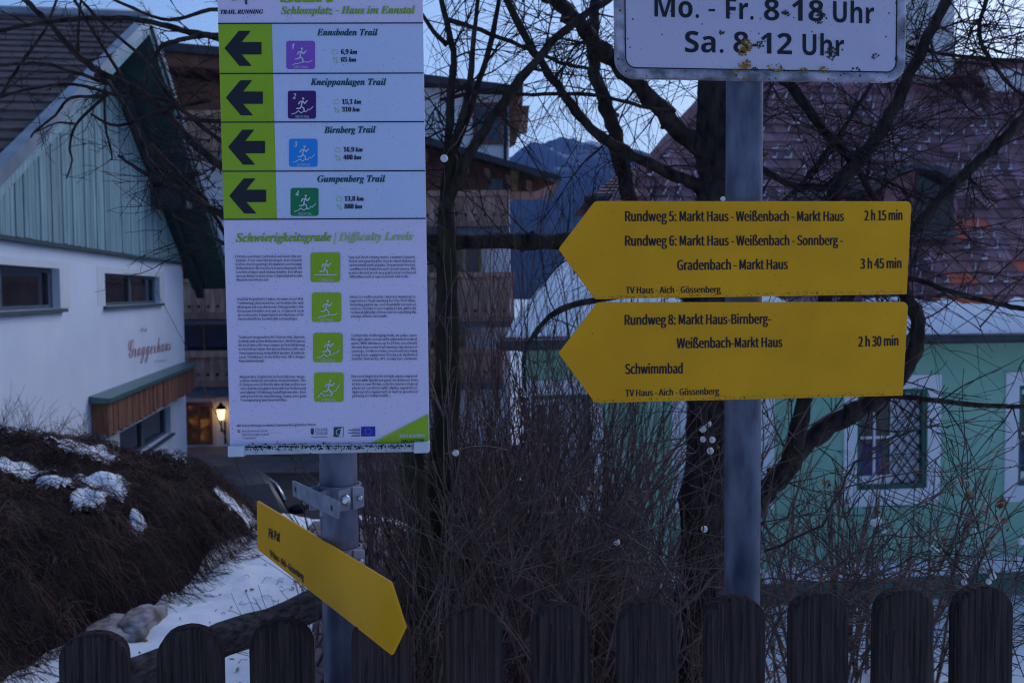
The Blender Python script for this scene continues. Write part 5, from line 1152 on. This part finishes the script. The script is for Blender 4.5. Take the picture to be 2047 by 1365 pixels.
# snowberry shrub with arching canes and white berries
SB = thing('snowberry_shrub', (P(1500, 1365, 2.3).x, 2.3, -.1), 'arching snowberry shrub with white berries around the right post', 'shrub'); mb = MB()
canes = [[(1440, 1500), (1480, 1290), (1600, 1150), (1720, 1080), (1860, 1075), (2047, 1112), (2110, 1130)], [(1520, 1480), (1545, 1260), (1700, 1110), (1850, 1000), (2047, 880), (2120, 840)], [(1180, 1520), (1180, 1120), (1260, 980), (1385, 870), (1500, 785), (1540, 760)],
         [(1250, 1500), (1230, 1180), (1290, 1010), (1390, 900), (1440, 850)], [(1600, 1480), (1640, 1240), (1790, 1130), (1920, 1080), (2047, 1020)], [(1420, 1500), (1400, 1260), (1500, 1165), (1640, 1160), (1760, 1170)],
         [(1700, 1480), (1740, 1290), (1850, 1200), (1960, 1165), (2047, 1150)], [(1900, 1480), (1920, 1240), (1900, 1120), (1930, 990), (1935, 950)], [(1530, 1100), (1640, 1050), (1700, 940), (1790, 870), (1900, 850)], [(950, 1500), (1000, 1260), (1040, 1140), (1100, 1050), (1150, 940), (1230, 880)],
         [(1080, 1500), (1110, 1240), (1170, 1120), (1240, 1060)], [(860, 1500), (880, 1240), (900, 1060), (950, 980)], [(850, 1500), (920, 1200), (990, 1080), (1040, 1000)], [(1650, 1330), (1690, 1180), (1700, 1080), (1670, 960)], [(1830, 1480), (1800, 1300), (1700, 1200), (1590, 1180)], [(2000, 1450), (1980, 1280), (2010, 1120), (1990, 1010)],
         [(1300, 1480), (1360, 1260), (1330, 1130), (1200, 1040), (1130, 1010)], [(888, 1400), (905, 1000), (893, 640), (888, 330)], [(1200, 1450), (1290, 1300), (1420, 1160), (1500, 1090), (1620, 1000), (1800, 950), (2047, 930)]]
for cpx in canes:
    Y0, Y1 = rng.uniform(1.75, 2.6), rng.uniform(1.75, 2.3)
    pts = [P(x, y, Y0 + (Y1 - Y0) * i / (len(cpx) - 1)) for i, (x, y) in enumerate(cpx)]; path = knobby(pts, .004, 6); m = len(path); r0 = rng.uniform(.0022, .0036); g = rng.uniform(.5, 1.2); mb.tint = (g, g, g)
    mb.tube(path, [r0 * (1 - .65 * i / m) for i in range(m)], 5, False)
    for i in range(3, m - 1, 2):     # buds
        d = rv(); d = (d + (path[i + 1] - path[i]).normalized()).normalized(); mb.tube([path[i], path[i] + d * .003, path[i] + d * .006], [.0012, .0019, .0006], 4)
    for _ in range(9):
        i = rng.randint(2, m - 2); t = (path[i + 1] - path[i]).normalized(); sprig(mb, path[i], t + rv() * .8, rng.uniform(.08, .28), .0015, 1, -.01, .15, 5, .8, (1, 3))
for _ in range(150):
    p = P(rng.uniform(1540, 2060), rng.uniform(1120, 1380), rng.uniform(1.9, 3.4)); g = rng.uniform(.4, 1.2); mb.tint = (g, g, g); sprig(mb, p, V((rng.choice((-1, 1)) * .8, 0, .6)) + rv() * .5, rng.uniform(.15, .45), .0020, 1, -.03, .14, 6, .8, (2, 4))
for _ in range(130):
    p = P(rng.uniform(830, 1420), rng.uniform(1020, 1380), rng.uniform(1.9, 3.4)); g = rng.uniform(.4, 1.3); mb.tint = (g, g, g); sprig(mb, p, V((rng.gauss(0, .6), 0, .8)) + rv() * .5, rng.uniform(.15, .5), .0018, 1, -.02, .14, 6, .8, (2, 4))
mb.build('canes', 'straw', SB)
def ball_mesh(r, seed):
    m = MB(); m.smooth = True; n, k = 12, 8; vs = []
    for i in range(k + 1):
        for j in range(n):
            d = V((math.sin(math.pi * i / k) * math.cos(6.2832 * j / n), math.sin(math.pi * i / k) * math.sin(6.2832 * j / n), math.cos(math.pi * i / k))); vs.append(d * r * (1 + .10 * mnoise.noise(d * 2 + V((seed, 0, 0)))) * 1.0 if i not in (0,) else d * r * .93)
    m.add(vs, [(i * n + j, (i + 1) * n + j, (i + 1) * n + (j + 1) % n, i * n + (j + 1) % n) for i in range(k) for j in range(n)]); return m
stk = MB()
def berry_at(px, py, Y, r):
    p = P(px, py, Y); a = V((rng.gauss(0, .6), .3, 1)).normalized(); stk.tube([p + a * r * .8, p + a * (r + .012) + rv() * .003, p + a * (r + .03) + rv() * .008, p + a * (r + .07) + rv() * .02], [.0008, .0009, .0012, .0012], 4); m = ball_mesh(r, rng.random() * 9); m.v = [tuple(V(v) * 1.0 + p) for v in m.v]; m.build('berry', 'berry', SB)
for (x, y, s) in ((888, 317, 9), (1416, 847, 7.5), (1405, 857, 9), (1405, 878, 7), (1424, 879, 7.5), (1420, 901, 8.5), (1408, 1057, 8), (1233, 1083, 8), (911, 905, 8), (1747, 1045, 9), (1756, 1040, 8), (1766, 1060, 7), (1864, 1095, 7), (1872, 1102, 7), (1930, 1151, 6.5), (1927, 1163, 7), (1985, 1152, 8), (1976, 1162, 7), (1445, 398, 6), (2041, 1082, 8), (1948, 1060, 5)):
    berry_at(x, y, 2.0, s * 1.7 / F)
stk.build('berry_stalks', 'straw', SB)
def crumple(mb, px, py, Y, r, seed, sx=1, sy=1):
    c = P(px, py, Y); n = 9; d0 = rv(); u = d0.orthogonal().normalized(); w = d0.cross(u)
    vs = [c + (u * math.cos(k * .698) * sx + w * math.sin(k * .698) * sy) * r * rng.uniform(.7, 1.3) + d0 * r * rng.uniform(-.5, .5) for k in range(n)] + [c + d0 * r * .3]
    mb.add(vs, [(k, (k + 1) % n, n) for k in range(n)], True)
mb = MB()
for (x, y, r, k) in ((962, 1030, 9, 3), (985, 1052, 6, 2), (1185, 980, 10, 3), (1290, 990, 8, 3), (1265, 1000, 7, 2), (1528, 320, 10, 2), (1433, 892, 8, 2), (1938, 985, 12, 3), (1998, 1010, 14, 4), (2010, 1045, 10, 3), (1990, 1070, 8, 2), (1760, 1030, 9, 2), (1880, 1085, 8, 2), (600, 1163, 7, 2), (1575, 1290, 9, 2), (1976, 1145, 7, 1), (1108, 1020, 9, 3), (1650, 970, 12, 3)):
    for _ in range(k): crumple(mb, x + rng.gauss(0, 5), y + rng.gauss(0, 5), 2.0 + rng.uniform(-.03, .03), r * 1.35 / F, 0)
mb.build('dry_leaves', 'dry_leaf', SB)
mb = MB()
for (x, y, r, k) in ((1925, 958, 11, 4), (1975, 1010, 12, 4), (1985, 1035, 12, 4), (1978, 1060, 9, 3), (1760, 1045, 8, 2), (1875, 1082, 6, 2), (1985, 1085, 7, 2)):
    for _ in range(k): crumple(mb, x + rng.gauss(0, 6), y + rng.gauss(0, 6), 2.0, r * 1.5 / F, 0)
mb.build('wilted_berries', 'pulp', SB)
# leaf litter and twig bits lying on the snow
rl_ = random.Random(19); mb = MB()
for _ in range(240):
    x, y = rl_.uniform(-2.3, -.75), rl_.uniform(3.6, 7.2); z = land(x, y)
    if rl_.random() < .45:
        a = rl_.uniform(0, 6.28); L = rl_.uniform(.02, .09); mb.tube([(x, y, z + .004), (x + L * .5 * math.cos(a), y + L * .5 * math.sin(a), land(x, y) + .012), (x + L * math.cos(a + .3), y + L * math.sin(a + .3), land(x + L * math.cos(a), y + L * math.sin(a)) + .004)], .0018, 4)
    else:
        r_ = rl_.uniform(.006, .018); n = 7; mb.add([(x + r_ * rl_.uniform(.5, 1.3) * math.cos(k * .8976), y + r_ * rl_.uniform(.5, 1.3) * math.sin(k * .8976), z + rl_.uniform(.002, .012)) for k in range(n)] + [(x, y, z + .012)], [(k, (k + 1) % n, n) for k in range(n)])
tag(mb.build('leaf_litter', 'dry_leaf', org=(-1.5, 5, 0)), kind='stuff')
# low weeds by the railing
WD = thing('dry_weed', (P(600, 1200, 3.2).x, 3.2, 0), 'few dry bent stalks standing beside the log railing', 'weed'); mb = MB()
for _ in range(16):
    p = P(rng.uniform(570, 660), rng.uniform(1230, 1290), rng.uniform(2.9, 3.4)); p.z -= .2; sprig(mb, p, V((rng.gauss(0, .5), 0, 1)), rng.uniform(.2, .45), .0022, 1, -.03, .16, 7, .7, (1, 3))
mb.build('stalks', 'straw', WD)

# ------------------------------------------------------------------ drooping ground-cover bush on the left
def edge(y): return -1.90 - .10 * math.sin(y * 1.7) + .07 * mnoise.noise(V((0, y * 1.5, 4))) - .22 * sstep(5.6, 4.2, y)
def bush(x, y):
    d = edge(y) - x
    if d < 0: return -.12 + d * .3
    h = (.58 * (1 - math.exp(-d / .34)) + .08 * max(0, min(d - .4, 2.0))) * (1 - .0 * d); f = sstep(3.2, 5.2, y) * (1 - sstep(7.1, 7.9, y)) 
    h *= f
    return h + (mnoise.noise(V((x * 1.6, y * 1.6, 9))) * .10 + mnoise.noise(V((x * 4, y * 4, 2))) * .08 + mnoise.noise(V((x * 9, y * 9, 5))) * .03) * min(1, d * 3) * f
BU = thing('ground_cover_bush', (-3, 5.6, 0), 'dark brown drooping bush mound patched with snow before the white house', 'bush')
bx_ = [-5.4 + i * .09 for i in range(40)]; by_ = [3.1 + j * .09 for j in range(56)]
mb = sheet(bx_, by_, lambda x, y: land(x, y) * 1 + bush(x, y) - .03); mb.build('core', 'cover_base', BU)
SNOWP = [(165, 897, 62, 12), (30, 940, 40, 9), (195, 955, 55, 10), (185, 985, 28, 16), (275, 1052, 18, 6), (232, 962, 25, 8), (290, 905, 22, 6), (110, 962, 40, 8), (140, 885, 40, 7), (60, 950, 60, 7), (205, 968, 50, 7), (470, 1012, 34, 7), (505, 1040, 26, 8), (445, 992, 18, 5), (350, 915, 20, 4)]
mb = MB(); rb = random.Random(77); cnt = 0
while cnt < 15000:
    x = rb.uniform(-5.0, -1.75); y = rb.uniform(3.4, 7.7); b = bush(x, y)
    if edge(y) - x < -.02: continue
    p = V((x, y, land(x, y) + b)); g = rb.uniform(.35, 1.5) * (.8 + .9 * mnoise.noise(V((x * 2.3, y * 2.3, 11)))); g = max(g, .15); mb.tint = (g * rb.uniform(.9, 1.1), g * rb.uniform(.85, 1.05), g * rb.uniform(.8, 1.0))
    if rb.random() < .07: mb.tint = (.5 * g, .9 * g, .5 * g)
    gx = (bush(x + .05, y) - bush(x - .05, y)) / .1; gy = (bush(x, y + .05) - bush(x, y - .05)) / .1
    d = V((-gx * .8 + .45 + rb.gauss(0, .8), -gy * .8 - .25 + rb.gauss(0, .8), 0)); d.normalize(); L = rb.uniform(.10, .26); n = 4; pts = []; q_ = p.copy(); lift = rb.uniform(.005, .075)
    for i in range(n + 1):
        t = i / n; xx = p.x + d.x * L * t; yy = p.y + d.y * L * t; zz = land(xx, yy) + max(bush(xx, yy), -.02) + lift * math.sin(math.pi * min(1, t * .8 + .1)) + rb.gauss(0, .004); pts.append((xx, yy, zz))
    mb.tube(pts, [rb.uniform(.0018, .003) * (1 - .5 * i / n) for i in range(n + 1)], 3, False); cnt += 1
for _ in range(1500):   # loose forking sprays standing off the mound
    x = rb.uniform(-4.8, -1.85); y = rb.uniform(3.8, 7.5)
    if edge(y) - x < .02: continue
    p = V((x, y, land(x, y) + bush(x, y) - .02)); g = rb.uniform(.5, 1.8); mb.tint = (g, g * rb.uniform(.85, 1.05), g * rb.uniform(.8, 1.05))
    sprig(mb, p, V((rng.gauss(.5, .6), rng.gauss(-.3, .5), .7)), rb.uniform(.10, .26), .0024, 1, -.22, .2, 6, .8, (2, 4), 3)
for _ in range(420):   # upright wisps along the crest
    x = rb.uniform(-4.6, -1.95); y = rb.uniform(6.4, 7.5)
    if edge(y) - x < 0: continue
    p = V((x, y, land(x, y) + bush(x, y) - .02)); tall = 1 if x < -2.9 else .45
    sprig(mb, p, V((rng.gauss(0, .5), rng.gauss(0, .3), 1)), rb.uniform(.08, .34) * tall, .0022, 1, -.02, .14, 5, .6, (1, 3), 3)
mb.tint = (1, 1, 1); tag(mb.build('drooping_twigs', 'ground_cover', BU), kind='stuff')
mb = MB(); mb.smooth = True
for (cx, cy, rx_, ry_) in SNOWP:
    # find where this patch lies on the bush
    best = None
    for k in range(220):
        Y = 4 + k * .018; p = P(cx, cy, Y)
        if p.z < land(p.x, p.y) + bush(p.x, p.y) + .02: best = p; break
    if best is None: continue
    c = best; W_ = rx_ / F * c.y * 1.12; D_ = ry_ / F * c.y * 5.0; st = .022; sd = rb.random() * 50; nx = int(W_ / st); ny = int(D_ / st); idx = {}; vs = []; fs = []
    def cover(x, y): return 1 - ((x / W_) ** 2 + (y / D_) ** 2) + .9 * mnoise.noise(V((x * 5 + sd, y * 5, 0))) + .8 * mnoise.noise(V((x * 17 + sd, y * 17, 5)))
    for a in range(-nx, nx + 1):
        for b in range(-ny, ny + 1):
            x, y = a * st, b * st; k = cover(x, y)
            if k > -.12:
                xx, yy = c.x + x, c.y + y; idx[a, b] = len(vs); vs.append((xx, yy, land(xx, yy) + bush(xx, yy) - .02 + .055 * min(1, max(0, (k + .12) * 1.2)) ** .7 + .012 * mnoise.noise(V((xx * 14, yy * 14, 0)))))
    for (a, b) in idx:
        q4 = [(a, b), (a + 1, b), (a + 1, b + 1), (a, b + 1)]
        if all(w in idx for w in q4): fs.append(tuple(idx[w] for w in q4))
    mb.add(vs, fs)
tag(mb.build('snow', 'snow_clean', org=(-3, 6, .6)), kind='stuff')

#@@HAZE
hz = MB(); hz.box(-3400, 3400, -3400, 3450, -30, 440); m = bpy.data.materials.new('haze'); m.use_nodes = True; t = m.node_tree; t.nodes.remove(t.nodes['Principled BSDF'])
pvn = t.nodes.new('ShaderNodeVolumePrincipled'); pvn.inputs['Color'].default_value = (.28, .48, 1.0, 1); pvn.inputs['Density'].default_value = .00024
lnk(t, pvn.outputs[0], t.nodes['Material Output'].inputs['Volume']); ho = hz.build('haze', m); tag(ho, kind='stuff')
